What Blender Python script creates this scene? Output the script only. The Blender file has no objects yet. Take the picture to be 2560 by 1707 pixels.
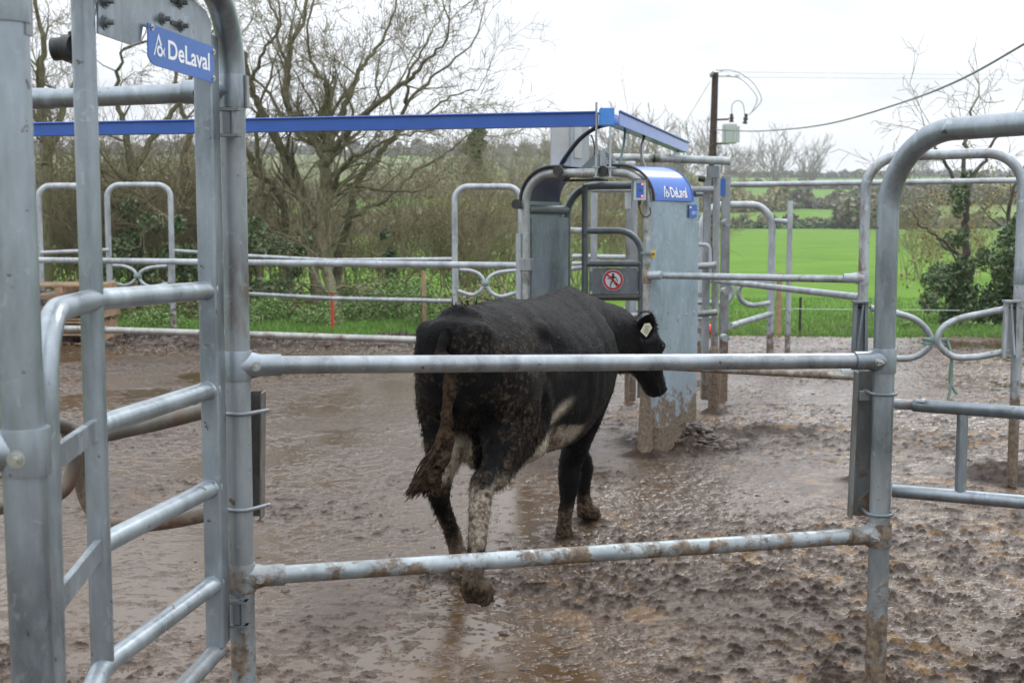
import bpy, math, random
import numpy as np
from mathutils import Vector, noise, Matrix
random.seed(7); rng = np.random.default_rng(11)
R = math.radians
scene = bpy.context.scene
COL = scene.collection

# ------------------------------------------------------------------ camera
CAMZ = 1.7; PITCH = 5.3; F = 3200.0
cd = bpy.data.cameras.new('camera'); cam = bpy.data.objects.new('camera', cd); COL.objects.link(cam)
cam.location = (0, 0, CAMZ); cam.rotation_euler = (R(90 - PITCH), 0, 0)
cd.sensor_width = 36; cd.lens = F / 2560 * 36; cd.clip_start = 0.05; cd.clip_end = 6000
cd.dof.use_dof = True; cd.dof.focus_distance = 4.9; cd.dof.aperture_fstop = 6.3
scene.camera = cam
# ------------------------------------------------------------------ sky and sun
SUN_EL, SUN_AZ = 42, 35
w = bpy.data.worlds.new('World'); scene.world = w; w.use_nodes = True
nt = w.node_tree; N = nt.nodes; L = nt.links
bg = N['Background']
sky = N.new('ShaderNodeTexSky'); sky.sky_type = 'NISHITA'; sky.sun_disc = False
sky.sun_elevation = R(SUN_EL); sky.sun_rotation = R(SUN_AZ)
tc = N.new('ShaderNodeTexCoord')
sep = N.new('ShaderNodeSeparateXYZ'); L.new(tc.outputs['Generated'], sep.inputs[0])
ramp = N.new('ShaderNodeMapRange'); ramp.inputs['From Min'].default_value = 0.13; ramp.inputs['From Max'].default_value = 0.8
ramp.inputs['To Min'].default_value = 10.9; ramp.inputs['To Max'].default_value = 25.0
L.new(sep.outputs['Z'], ramp.inputs['Value'])
mp = N.new('ShaderNodeMapping'); mp.inputs['Scale'].default_value = (2.2, 2.2, 9.0); L.new(tc.outputs['Generated'], mp.inputs[0])
nz = N.new('ShaderNodeTexNoise'); nz.inputs['Scale'].default_value = 1.6; nz.inputs['Detail'].default_value = 5; nz.inputs['Roughness'].default_value = .5
L.new(mp.outputs[0], nz.inputs[0])
cr = N.new('ShaderNodeMapRange'); cr.inputs['From Min'].default_value = .38; cr.inputs['From Max'].default_value = .62
cr.inputs['To Min'].default_value = .80; cr.inputs['To Max'].default_value = 1.10
L.new(nz.outputs['Fac'], cr.inputs['Value'])
mul = N.new('ShaderNodeMath'); mul.operation = 'MULTIPLY'; L.new(ramp.outputs[0], mul.inputs[0]); L.new(cr.outputs[0], mul.inputs[1])
cc = N.new('ShaderNodeCombineColor')
m1 = N.new('ShaderNodeMath'); m1.operation = 'MULTIPLY'; m1.inputs[1].default_value = .955; L.new(mul.outputs[0], m1.inputs[0])
m2 = N.new('ShaderNodeMath'); m2.operation = 'MULTIPLY'; m2.inputs[1].default_value = .985; L.new(mul.outputs[0], m2.inputs[0])
m3 = N.new('ShaderNodeMath'); m3.operation = 'MULTIPLY'; m3.inputs[1].default_value = 1.03; L.new(mul.outputs[0], m3.inputs[0])
L.new(m1.outputs[0], cc.inputs[0]); L.new(m2.outputs[0], cc.inputs[1]); L.new(m3.outputs[0], cc.inputs[2])
mx = N.new('ShaderNodeMix'); mx.data_type = 'RGBA'; mx.inputs['Factor'].default_value = .93
L.new(sky.outputs[0], mx.inputs['A']); L.new(cc.outputs[0], mx.inputs['B'])
L.new(mx.outputs['Result'], bg.inputs['Color']); bg.inputs['Strength'].default_value = 0.1
sd = bpy.data.lights.new('sun', 'SUN'); sd.energy = 0.9; sd.angle = R(22); sd.color = (1, .96, .9)
so = bpy.data.objects.new('sun', sd); COL.objects.link(so)
sv = Vector((math.sin(R(SUN_AZ)) * math.cos(R(SUN_EL)), math.cos(R(SUN_AZ)) * math.cos(R(SUN_EL)), math.sin(R(SUN_EL))))
so.rotation_euler = sv.to_track_quat('Z', 'Y').to_euler(); so.location = (0, 0, 30)
scene.view_settings.view_transform = 'Standard'; scene.view_settings.look = 'None'
scene.view_settings.exposure = 0.12; scene.view_settings.gamma = 1
scene.render.engine = 'CYCLES'

# ------------------------------------------------------------------ helpers
_p = R(PITCH); CP, SP = math.cos(_p), math.sin(_p)
def W(px, py, Y):
    u = (px - 1280) / F; v = (853.5 - py) / F
    t = Y / (CP + v * SP)
    return Vector((u * t, Y, CAMZ + (v * CP - SP) * t))
def proj(p):
    dx, dy, dz = p[0], p[1], p[2] - CAMZ
    f = dy * CP - dz * SP; up = dy * SP + dz * CP
    return (1280 + dx / f * F, 853.5 - up / f * F)
def onplane(px, py, A, B):
    """point of the pixel ray on the vertical plane through plan points A and B"""
    u = (px - 1280) / F; v = (853.5 - py) / F
    d = Vector((u, CP + v * SP, v * CP - SP))
    n = Vector((-(B[1] - A[1]), B[0] - A[0], 0))
    t = (n.x * A[0] + n.y * A[1]) / (n.x * d.x + n.y * d.y)
    return Vector((0, 0, CAMZ)) + d * t
def fillet(pts, r, n=8):
    pts = [Vector(p) for p in pts]; out = [pts[0]]
    for i in range(1, len(pts) - 1):
        a, b, c = pts[i-1], pts[i], pts[i+1]
        d1 = (a - b); d2 = (c - b); l1, l2 = d1.length, d2.length
        d1.normalize(); d2.normalize()
        ang = d1.angle(d2)
        if ang > 3.1: out.append(b); continue
        rr = r[i-1] if isinstance(r, (list, tuple)) else r
        t = min(rr / math.tan(ang / 2), l1 * .49 if i > 1 else l1*.98, l2 * .49 if i < len(pts) - 2 else l2*.98)
        rr = t * math.tan(ang / 2)
        ctr = b + (d1 + d2).normalized() * (rr / math.sin(ang / 2))
        s, e = b + d1 * t - ctr, b + d2 * t - ctr
        th = s.angle(e); ax = s.cross(e).normalized()
        for k in range(n + 1):
            out.append(ctr + Matrix.Rotation(th * k / n, 3, ax) @ s)
    out.append(pts[-1]); return out
def smooth_path(pts, n=6):
    pts = [Vector(p) for p in pts]; P = [pts[0]*2 - pts[1]] + pts + [pts[-1]*2 - pts[-2]]; out = []
    for i in range(1, len(P) - 2):
        for k in range(n):
            t = k / n; a, b, c, d = P[i-1], P[i], P[i+1], P[i+2]
            out.append(.5 * ((2*b) + (c - a)*t + (2*a - 5*b + 4*c - d)*t*t + (3*b - a - 3*c + d)*t**3))
    out.append(pts[-1]); return out
def rootloc(o):
    while o.parent: o = o.parent
    return Vector(o.location)
class MB:
    def __init__(s): s.v = []; s.f = []; s.s = []
    def add(s, v, f, smooth=False):
        b = len(s.v); s.v += [tuple(x) for x in v]
        s.f += [tuple(i + b for i in q) for q in f]; s.s += [smooth] * len(f)
        return s
    def tube(s, pts, r, seg=16, cap=True, flat=1.0):
        pts = [Vector(p) for p in pts]; n = len(pts)
        rs = r if isinstance(r, (list, tuple)) else [r] * n
        T = []
        for i in range(n):
            a = pts[max(i-1, 0)]; b = pts[min(i+1, n-1)]; d = b - a
            T.append(d.normalized() if d.length > 1e-9 else Vector((0, 0, 1)))
        up = Vector((0, 0, 1)) if abs(T[0].z) < .9 else Vector((1, 0, 0))
        nn = T[0].cross(up).normalized(); vs = []; fs = []
        for i in range(n):
            if i: 
                nn = nn - T[i] * nn.dot(T[i]); nn.normalize()
            bb = T[i].cross(nn)
            for k in range(seg):
                a = 2 * math.pi * k / seg
                vs.append(pts[i] + (nn * math.cos(a) + bb * math.sin(a) * flat) * rs[i])
        for i in range(n - 1):
            for k in range(seg):
                fs.append((i*seg + k, i*seg + (k+1) % seg, (i+1)*seg + (k+1) % seg, (i+1)*seg + k))
        s.add(vs, fs, True)
        if cap:
            b = len(s.v)
            s.add(vs[:seg], [tuple(range(seg))], False); s.add(vs[-seg:], [tuple(reversed(range(seg)))], False)
        return s
    def box(s, c, ax, ay, az):
        c, ax, ay, az = map(Vector, (c, ax, ay, az)); vs = []
        for i in (-1, 1):
            for j in (-1, 1):
                for k in (-1, 1): vs.append(c + ax*i + ay*j + az*k)
        fs = [(0,1,3,2),(4,6,7,5),(0,4,5,1),(2,3,7,6),(0,2,6,4),(1,5,7,3)]
        return s.add(vs, fs)
    def prism(s, poly, th):
        poly = [Vector(p) for p in poly]; th = Vector(th); n = len(poly)
        vs = poly + [p + th for p in poly]
        fs = [tuple(range(n)), tuple(reversed(range(n, 2*n)))] + [(i, (i+1) % n, n + (i+1) % n, n + i) for i in range(n)]
        return s.add(vs, fs)
    def strip(s, rows, smooth=True, close=False):
        m = len(rows[0]); vs = [p for r_ in rows for p in r_]; fs = []
        for i in range(len(rows) - 1):
            for k in range(m - (0 if close else 1)):
                fs.append((i*m + k, i*m + (k+1) % m, (i+1)*m + (k+1) % m, (i+1)*m + k))
        return s.add(vs, fs, smooth)
    def sphere(s, c, r, seg=12, rings=8, rot=None):
        c = Vector(c); r = Vector(r) if not isinstance(r, (int, float)) else Vector((r, r, r)); rows = []
        for i in range(rings + 1):
            t = math.pi * i / rings; row = []
            for k in range(seg):
                a = 2*math.pi*k/seg
                q = Vector((r.x*math.sin(t)*math.cos(a), r.y*math.sin(t)*math.sin(a), r.z*math.cos(t)))
                if rot is not None: q = rot @ q
                row.append(c + q)
            rows.append(row)
        return s.strip(rows, True, True)
    def build(s, name, mat, parent=None, loc=None, bevel=0):
        me = bpy.data.meshes.new(name)
        off = rootloc(parent) if parent else Vector(loc if loc is not None else (0, 0, 0))
        va = np.array([tuple(q) for q in s.v], dtype=float) - np.array(off)
        me.from_pydata(va.tolist(), [], s.f); me.update()
        me.polygons.foreach_set('use_smooth', s.s)
        me.materials.append(mat)
        o = bpy.data.objects.new(name, me); COL.objects.link(o)
        if parent: o.parent = parent
        else: o.location = off
        if bevel:
            m = o.modifiers.new('bevel', 'BEVEL'); m.width = bevel; m.segments = 2; m.limit_method = 'ANGLE'
        return o
def tag(o, label=None, cat=None, group=None, kind=None):
    if label: o['label'] = label
    if cat: o['category'] = cat
    if group: o['group'] = group
    if kind: o['kind'] = kind
    return o
def thing(name, loc, label, cat, group=None, kind=None):
    o = bpy.data.objects.new(name, None); COL.objects.link(o); o.location = loc; o.empty_display_size = .2
    return tag(o, label, cat, group, kind)
def pipe(name, pts, r, mat, parent=None, seg=18, bend=None, n=10, cap=True, loc=None):
    if bend: pts = fillet(pts, bend, n)
    return MB().tube(pts, r, seg, cap).build(name, mat, parent, loc)
def vpost(px, py, Y): return W(px, py, Y).x
def bolt(c, d, mat, parent, r=.011, L_=.012, name='bolt'):
    c = Vector(c); d = Vector(d).normalized(); m = MB()
    m.tube([c - d*.004, c + d*L_*.6], r, 6)
    m.tube([c + d*L_*.6, c + d*L_*1.5], r*.5, 8)
    m.tube([c - d*.004, c + d*.002], r*1.35, 14)
    return m.build(name, mat, parent)

# ------------------------------------------------------------------ numpy noise
_tab = rng.random((256, 256))
def vnoise(x, y):
    xi = np.floor(x).astype(int); yi = np.floor(y).astype(int); fx = x - xi; fy = y - yi
    fx = fx*fx*(3 - 2*fx); fy = fy*fy*(3 - 2*fy)
    g = lambda a, b: _tab[a & 255, b & 255]
    return (g(xi, yi)*(1-fx)*(1-fy) + g(xi+1, yi)*fx*(1-fy) + g(xi, yi+1)*(1-fx)*fy + g(xi+1, yi+1)*fx*fy)
def fbm(x, y, o=4, g=.5):
    s = 0; a = 1; t = 0
    for i in range(o):
        s = s + a*vnoise(x*2**i + 17.3*i, y*2**i + 9.1*i); t += a; a *= g
    return s / t
def sstep(a, b, x):
    t = np.clip((x - a)/(b - a), 0, 1); return t*t*(3 - 2*t)

# ------------------------------------------------------------------ materials
def newmat(name):
    m = bpy.data.materials.new(name); m.use_nodes = True
    return m, m.node_tree.nodes, m.node_tree.links, m.node_tree.nodes['Principled BSDF']
def mixc(N, L, fac, a, b):
    x = N.new('ShaderNodeMix'); x.data_type = 'RGBA'
    if isinstance(fac, (int, float)): x.inputs['Factor'].default_value = fac
    else: L.new(fac, x.inputs['Factor'])
    for k, c in (('A', a), ('B', b)):
        if isinstance(c, tuple): x.inputs[k].default_value = (*c, 1)
        else: L.new(c, x.inputs[k])
    return x.outputs['Result']
def nnoise(N, L, scale, detail=4, vec=None, rough=.55, dist=0):
    n = N.new('ShaderNodeTexNoise'); n.inputs['Scale'].default_value = scale; n.inputs['Detail'].default_value = detail
    n.inputs['Roughness'].default_value = rough; n.inputs['Distortion'].default_value = dist
    if vec is not None: L.new(vec, n.inputs['Vector'])
    return n.outputs['Fac']
def rng_(N, L, v, a, b, c=0., d=1.):
    m = N.new('ShaderNodeMapRange'); L.new(v, m.inputs['Value'])
    for k, x in (('From Min', a), ('From Max', b), ('To Min', c), ('To Max', d)): m.inputs[k].default_value = x
    return m.outputs[0]
def mth(N, L, op, a, b=None):
    m = N.new('ShaderNodeMath'); m.operation = op
    for i, x in enumerate((a, b)):
        if x is None: continue
        if isinstance(x, (int, float)): m.inputs[i].default_value = x
        else: L.new(x, m.inputs[i])
    return m.outputs[0]
def bump(N, L, B, h, strength=.3, dist=.01):
    b = N.new('ShaderNodeBump'); b.inputs['Strength'].default_value = strength; b.inputs['Distance'].default_value = dist
    L.new(h, b.inputs['Height']); L.new(b.outputs[0], B.inputs['Normal'])
def simple(name, col, rough=.5, metal=0, var=.15, scale=20, bmp=0):
    m, N, L, B = newmat(name)
    g = N.new('ShaderNodeNewGeometry')
    n = nnoise(N, L, scale, 4, g.outputs['Position'])
    c = mixc(N, L, rng_(N, L, n, .3, .7), tuple(x*(1-var) for x in col), tuple(min(1, x*(1+var)) for x in col))
    L.new(c, B.inputs['Base Color']); B.inputs['Roughness'].default_value = rough; B.inputs['Metallic'].default_value = metal
    if bmp: bump(N, L, B, n, bmp, .01)
    return m
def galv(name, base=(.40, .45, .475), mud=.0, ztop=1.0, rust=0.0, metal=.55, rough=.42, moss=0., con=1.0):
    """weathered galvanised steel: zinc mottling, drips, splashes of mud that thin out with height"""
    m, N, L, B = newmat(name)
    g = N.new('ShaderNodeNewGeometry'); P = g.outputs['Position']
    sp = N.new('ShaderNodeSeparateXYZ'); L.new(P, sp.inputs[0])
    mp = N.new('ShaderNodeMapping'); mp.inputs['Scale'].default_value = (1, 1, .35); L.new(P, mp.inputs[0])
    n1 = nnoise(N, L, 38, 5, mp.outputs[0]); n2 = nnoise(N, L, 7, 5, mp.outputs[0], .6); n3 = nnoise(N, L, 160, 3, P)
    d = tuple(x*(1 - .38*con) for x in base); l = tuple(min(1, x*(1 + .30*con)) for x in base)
    c = mixc(N, L, rng_(N, L, n2, .32, .68), d, l)
    c = mixc(N, L, rng_(N, L, n1, .5, .72, 0, .45), c, tuple(min(1, x*1.45) for x in base))
    c = mixc(N, L, rng_(N, L, n3, .62, .75, 0, .35), c, tuple(x*.55 for x in base))
    mps = N.new('ShaderNodeMapping'); mps.inputs['Scale'].default_value = (70, 70, 3); L.new(P, mps.inputs[0])
    st = nnoise(N, L, 1, 3, mps.outputs[0]); c = mixc(N, L, rng_(N, L, st, .55, .8, 0, .35), c, tuple(x*.62 for x in base))
    if moss:
        nm = nnoise(N, L, 6, 4, P); c = mixc(N, L, rng_(N, L, nm, .58, .66, 0, moss), c, (.05, .07, .02))
    if rust:
        nr = nnoise(N, L, 9, 5, mp.outputs[0], .65); c = mixc(N, L, rng_(N, L, nr, .62 - rust*.3, .80 - rust*.3, 0, .85), c, (.13, .065, .03))
    # small specks everywhere, heavier mud low down
    ns = nnoise(N, L, 26, 4, P, .6, .4)
    c = mixc(N, L, rng_(N, L, ns, .67, .70, 0, .85), c, (.10, .07, .05))
    nw = nnoise(N, L, 19, 6, P, .7, .6); c = mixc(N, L, rng_(N, L, nw, .60, .66, 0, .4), c, tuple(min(1, x*1.7) for x in base))
    nm = nnoise(N, L, 11, 7, P, .68)
    hz = rng_(N, L, sp.outputs['Z'], 0.0, ztop, mud, -.25)
    f = mth(N, L, 'ADD', mth(N, L, 'SUBTRACT', nm, .60), hz)
    f = rng_(N, L, f, -.02, .07)
    nb = nnoise(N, L, 45, 4, P)
    mudc = mixc(N, L, rng_(N, L, nb, .35, .65), (.075, .052, .038), (.20, .15, .10))
    c = mixc(N, L, f, c, mudc); L.new(c, B.inputs['Base Color'])
    L.new(mth(N, L, 'MULTIPLY', mth(N, L, 'SUBTRACT', 1, f), metal), B.inputs['Metallic'])
    rr = rng_(N, L, n2, .3, .7, rough - .08, rough + .14); L.new(mth(N, L, 'ADD', rr, mth(N, L, 'MULTIPLY', f, .15)), B.inputs['Roughness'])
    hh = mth(N, L, 'ADD', mth(N, L, 'MULTIPLY', n1, .25), mth(N, L, 'MULTIPLY', mth(N, L, 'MULTIPLY', f, nb), 2.2))
    bump(N, L, B, hh, .35, .006)
    return m
G_near = galv('galvanised_near', (.255, .292, .325), mud=.08, ztop=1.0, metal=.75, rough=.32)
G_gate = galv('galvanised_gate', (.30, .345, .38), mud=.08, ztop=1.4, metal=.68, rough=.31)
G_low = galv('galvanised_low', (.20, .22, .235), mud=.16, ztop=1.1, rust=.15)
G_mud = galv('galvanised_muddy', (.25, .27, .28), mud=.50, ztop=1.3, rust=.25)
G_mid = galv('galvanised_mid', (.31, .345, .365), mud=.22, ztop=1.4, rust=.2, metal=.45)
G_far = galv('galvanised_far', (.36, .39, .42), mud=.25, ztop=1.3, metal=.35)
G_post = galv('galvanised_post', (.24, .265, .28), mud=.32, ztop=1.1, rust=.08)
G_panel = galv('galvanised_panel', (.275, .345, .405), mud=.44, ztop=.85, metal=.4, rough=.34, con=.4)
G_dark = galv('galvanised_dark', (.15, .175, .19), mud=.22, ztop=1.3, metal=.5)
G_moss = galv('galvanised_mossy', (.36, .39, .39), mud=0, ztop=1, metal=.35, moss=.8)
Brown = galv('mud_caked_steel', (.24, .22, .19), mud=.40, ztop=2.2, rust=.5, metal=.3)
G_chan = galv('rusty_channel', (.17, .18, .18), mud=.34, ztop=1.6, rust=.55, metal=.5)
G_inner = galv('inner_sheet', (.20, .245, .28), mud=.3, ztop=1.1, metal=.45)
Zinc = simple('zinc_bolt', (.45, .45, .44), .3, .8)
Blk = simple('black_rubber', (.015, .016, .018), .45)
Blue = simple('blue_paint', (.018, .085, .36), .33, 0, .08, 6)
BlueL = simple('blue_lid', (.05, .15, .50), .20, 0, .06, 4)
BlueD = simple('blue_shaded_inside', (.01, .02, .10), .3)  # dark blue puts the shade under the lids into the colour
SignB = simple('sign_blue', (.03, .12, .42), .4, 0, .06, 30)
White = simple('white_paint', (.78, .79, .80), .5, 0, .03)
Red = simple('red_paint', (.55, .02, .03), .45)
Yel = simple('yellow_paint', (.65, .42, .02), .5)
GreyP = simple('grey_plastic', (.42, .45, .46), .45, 0, .06)
GreyL = simple('pale_panel', (.55, .56, .53), .45, 0, .05)
Wood = simple('pallet_wood', (.30, .20, .12), .8, 0, .35, 9, .3)
PoleW = simple('creosoted_wood', (.045, .026, .020), .8, 0, .4, 8, .3)
RopeM = simple('green_rope', (.17, .24, .21), .8, 0, .3, 200)
WireM = simple('wire', (.12, .14, .13), .5)
TagM = simple('ear_tag', (.62, .60, .45), .5)
RedPl = simple('red_plastic', (.6, .04, .03), .5)
def emit(name, col, s):
    m, N, L, B = newmat(name); B.inputs['Base Color'].default_value = (*col, 1)
    B.inputs['Emission Color'].default_value = (*col, 1); B.inputs['Emission Strength'].default_value = s; return m
Led = emit('red_led', (1, .12, .08), 3)

def leafmat(name, cols, rough=.55, trans=.25):
    m, N, L, B = newmat(name)
    g = N.new('ShaderNodeNewGeometry'); r_ = N.new('ShaderNodeValToRGB'); L.new(g.outputs['Random Per Island'], r_.inputs[0])
    cr = r_.color_ramp
    while len(cr.elements) < len(cols): cr.elements.new(.5)
    for i, c in enumerate(cols): cr.elements[i].position = i/(len(cols)-1); cr.elements[i].color = (*c, 1)
    L.new(r_.outputs[0], B.inputs['Base Color']); B.inputs['Roughness'].default_value = rough
    return m
M_ivy = leafmat('ivy_leaf', [(.03, .06, .022), (.06, .11, .04), (.10, .16, .06), (.19, .21, .10)], .4)
M_weed = leafmat('weed_leaf', [(.06, .12, .025), (.10, .20, .04), (.15, .26, .06), (.19, .19, .08)])
M_hedge = leafmat('hedge_leaf', [(.09, .095, .05), (.15, .125, .08), (.12, .16, .06), (.19, .16, .11)])
M_hedgeg = leafmat('hedge_green_leaf', [(.05, .10, .035), (.08, .14, .05), (.11, .15, .07)])
M_brown = leafmat('scrub_leaf', [(.20, .17, .08), (.26, .22, .11), (.17, .21, .06), (.28, .22, .11)])
M_olive = leafmat('sparse_leaf', [(.17, .16, .05), (.24, .20, .06), (.32, .22, .05), (.15, .16, .07)])
M_dry = leafmat('dry_grass', [(.20, .17, .08), (.12, .13, .05), (.26, .21, .11)])
M_grassb = leafmat('grass_blade', [(.07, .17, .018), (.10, .23, .026), (.15, .27, .045)])
m, N_, L_, B_ = newmat('bark')
g = N_.new('ShaderNodeNewGeometry'); mp = N_.new('ShaderNodeMapping'); mp.inputs['Scale'].default_value = (1, 1, .3); L_.new(g.outputs['Position'], mp.inputs[0])
b1 = nnoise(N_, L_, 22, 6, mp.outputs[0], .7); b2 = nnoise(N_, L_, 2.2, 4, g.outputs['Position'])
c = mixc(N_, L_, rng_(N_, L_, b1, .36, .64), (.04, .036, .020), (.20, .18, .10)); c = mixc(N_, L_, rng_(N_, L_, b2, .42, .62, 0, .6), c, (.10, .105, .035))
L_.new(c, B_.inputs['Base Color']); B_.inputs['Roughness'].default_value = .85; bump(N_, L_, B_, b1, .9, .04); Bark = m
BarkD = simple('bark_dark', (.06, .05, .04), .85, 0, .4, 6, .4)
Twig = simple('twig', (.17, .15, .085), .85, 0, .35, 3)
TwigF = simple('twig_far', (.22, .20, .17), .9, 0, .25, 1)
TwigB = simple('twig_brown', (.25, .215, .13), .9, 0, .35, 2)

# ------------------------------------------------------------------ ground and fields
def H(x, y):
    u = x / np.maximum(y, 1)
    base = -.10 + .12*sstep(18.6, 20.2, y) + .8*sstep(22, 200, y)
    hill = np.clip((y - 200)/450, 0, 1); hill = np.where(y > 650, 1, hill)
    top = 24 + 11*(1 - sstep(.02, .17, u)) + 3.0*(fbm(u*9 + 5, y*0 + 3, 3) - .5)
    wig = 2.0*(fbm(x/90 + 3, y/90, 3) - .5) * sstep(220, 320, y)
    bank = .5*(fbm(x/2.2, y/2.2, 3) - .5)*sstep(20, 24, y)*(1 - sstep(60, 120, y))*(1 - sstep(-.05, .12, u))
    return base + hill*top + wig + bank - sstep(660, 1100, y)*20
def Hs(x, y): return float(H(np.array([float(x)]), np.array([float(y)]))[0])
def grid_mesh(name, X, Y, Z, mat, kind='structure', attrs=None):
    r_, c_ = X.shape
    co = np.stack([X, Y, Z], -1).reshape(-1, 3)
    idx = np.arange(r_*c_).reshape(r_, c_)
    q = np.stack([idx[:-1, :-1], idx[:-1, 1:], idx[1:, 1:], idx[1:, :-1]], -1).reshape(-1, 4)
    me = bpy.data.meshes.new(name); me.vertices.add(len(co)); me.vertices.foreach_set('co', co.ravel().astype(np.float32))
    me.loops.add(q.size); me.loops.foreach_set('vertex_index', q.ravel().astype(np.int32))
    me.polygons.add(len(q)); me.polygons.foreach_set('loop_start', (np.arange(len(q))*4).astype(np.int32))
    me.polygons.foreach_set('use_smooth', np.ones(len(q), bool)); me.update(calc_edges=True)
    for k, a in (attrs or {}).items():
        at = me.attributes.new(k, 'FLOAT', 'POINT'); at.data.foreach_set('value', a.ravel().astype(np.float32))
    me.materials.append(mat); o = bpy.data.objects.new(name, me); COL.objects.link(o)
    if kind: o['kind'] = kind
    return o
m, N_, L_, B_ = newmat('grass_field')
g = N_.new('ShaderNodeNewGeometry'); P_ = g.outputs['Position']
sp = N_.new('ShaderNodeSeparateXYZ'); L_.new(P_, sp.inputs[0])
n1 = nnoise(N_, L_, .25, 6, P_, .6); n2 = nnoise(N_, L_, 3.5, 5, P_, .7); n3 = nnoise(N_, L_, .012, 3, P_)
c = mixc(N_, L_, rng_(N_, L_, n1, .35, .65), (.088, .185, .020), (.135, .25, .034))
c = mixc(N_, L_, rng_(N_, L_, n2, .40, .72, 0, .6), c, (.05, .13, .014))
far = rng_(N_, L_, sp.outputs['Y'], 210, 260)
c = mixc(N_, L_, mth(N_, L_, 'MULTIPLY', far, rng_(N_, L_, n3, .45, .6, 0, .8)), c, (.15, .19, .06))
n5 = nnoise(N_, L_, .9, 5, P_, .65); c = mixc(N_, L_, rng_(N_, L_, n5, .50, .68, 0, .55), c, (.15, .20, .045))
wm = mth(N_, L_, 'MULTIPLY', rng_(N_, L_, sp.outputs['Y'], 25, 20.5), rng_(N_, L_, nnoise(N_, L_, 1.6, 5, P_, .7), .44, .54)); c = mixc(N_, L_, wm, c, (.085, .065, .045))
lf = rng_(N_, L_, mth(N_, L_, 'DIVIDE', sp.outputs['X'], sp.outputs['Y']), .02, -.04)
sc = mth(N_, L_, 'MULTIPLY', lf, rng_(N_, L_, nnoise(N_, L_, .03, 4, P_, .6), .42, .55, 0, .85))
c = mixc(N_, L_, mth(N_, L_, 'MULTIPLY', sc, rng_(N_, L_, sp.outputs['Y'], 60, 90)), c, (.11, .10, .045))
L_.new(c, B_.inputs['Base Color']); B_.inputs['Roughness'].default_value = .8; B_.inputs['Specular IOR Level'].default_value = .04
bump(N_, L_, B_, n2, .6, .05)
M_field = m
yy = np.concatenate([[-30, -10, -2], np.geomspace(.6, 1600, 210)]); uu = np.linspace(-1, 1, 181); uu = np.sign(uu)*np.abs(uu)**1.5*1.6
Y2, U2 = np.meshgrid(yy, uu, indexing='ij'); X2 = U2*(np.maximum(Y2, 0)*1.0 + 26)
grid_mesh('ground', X2, Y2, H(X2, np.maximum(Y2, .5)), M_field)

# mud yard
def edge_y(x): return 19.2 + 1.0*(fbm(x/2.5 + 4, x*0 + 2, 3) - .5) - .012*np.clip(x, -9, 12)
m, N_, L_, B_ = newmat('wet_mud')
g = N_.new('ShaderNodeNewGeometry'); P_ = g.outputs['Position']
def attr(N, name):
    a = N.new('ShaderNodeAttribute'); a.attribute_name = name; return a.outputs['Fac']
wet = attr(N_, 'wet'); hgt = attr(N_, 'hgt'); och = attr(N_, 'ochre')
n1 = nnoise(N_, L_, 30, 6, P_, .7); n2 = nnoise(N_, L_, 4, 4, P_); n4 = nnoise(N_, L_, 120, 4, P_, .7)
c = mixc(N_, L_, rng_(N_, L_, hgt, .15, .75), (.074, .043, .024), (.015, .0085, .005))
c = mixc(N_, L_, rng_(N_, L_, n1, .45, .7, 0, .6), c, (.030, .019, .014))
c = mixc(N_, L_, rng_(N_, L_, n2, .4, .65, 0, .4), c, (.092, .060, .038))
c = mixc(N_, L_, mth(N_, L_, 'MULTIPLY', och, rng_(N_, L_, n4, .3, .6, .3, 1)), c, (.20, .115, .042))
c = mixc(N_, L_, mth(N_, L_, 'MULTIPLY', wet, rng_(N_, L_, n2, .3, .7, .2, .9)), c, (.095, .060, .032))
L_.new(c, B_.inputs['Base Color'])
ro = mth(N_, L_, 'ADD', rng_(N_, L_, n1, .3, .7, .05, .20), mth(N_, L_, 'MULTIPLY', hgt, .42))
ro = mth(N_, L_, 'MULTIPLY', ro, rng_(N_, L_, wet, 0, 1, 1, .25)); L_.new(ro, B_.inputs['Roughness'])
L_.new(rng_(N_, L_, hgt, .1, .8, .55, .14), B_.inputs['Specular IOR Level'])
bh = mth(N_, L_, 'MULTIPLY', mth(N_, L_, 'ADD', n1, mth(N_, L_, 'MULTIPLY', n4, .35)), mth(N_, L_, 'MULTIPLY', rng_(N_, L_, wet, 0, 1, 1, .16), rng_(N_, L_, hgt, 0, .5, .45, 1)))
bump(N_, L_, B_, bh, .8, .010)
M_mud = m
M_crust = None
rows = 860; cols = 1150
inv = np.linspace(1/4.1, 1/19.9, rows); ym = 1/inv
um = np.linspace(-.66, .66, cols)
Ym, Um = np.meshgrid(ym, um, indexing='ij'); Xm = Um*(Ym + 1.2)
base = fbm(Xm*.9, Ym*.9, 3)
wx = Xm + .05*fbm(Xm*6, Ym*6 + 50, 3); wy = Ym + .05*fbm(Xm*6 + 31, Ym*6, 3)
clod = fbm(wx*13, wy*15, 5, .66); cl2 = fbm(wx*30 + 5, wy*34, 4, .64)
rid = 1 - np.abs(2*fbm(wx*6 + 40, wy*6, 4, .6) - 1)
fine = fbm(Xm*50 + 7, Ym*50, 3, .6)
big = fbm(Xm*.8 + 9, Ym*.8 + 3, 3)
rough_mask = np.clip(.30 + sstep(.0, 1.8, Xm)*.28 + sstep(.38, .62, big)*.75 + sstep(6.2, 4.6, Ym)*.45, .15, 1)
smooth_patch = np.exp(-(((Xm - 1.9)/.8)**2 + ((Ym - 8.3)/1.0)**2)) + np.exp(-(((Xm + .6)/.9)**2 + ((Ym - 9.6)/2.6)**2))*.7 + np.exp(-(((Xm + 2.2)/1.2)**2 + ((Ym - 11.5)/3.6)**2))*.5
rough_mask *= 1 - .75*np.clip(smooth_patch, 0, 1)
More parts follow.
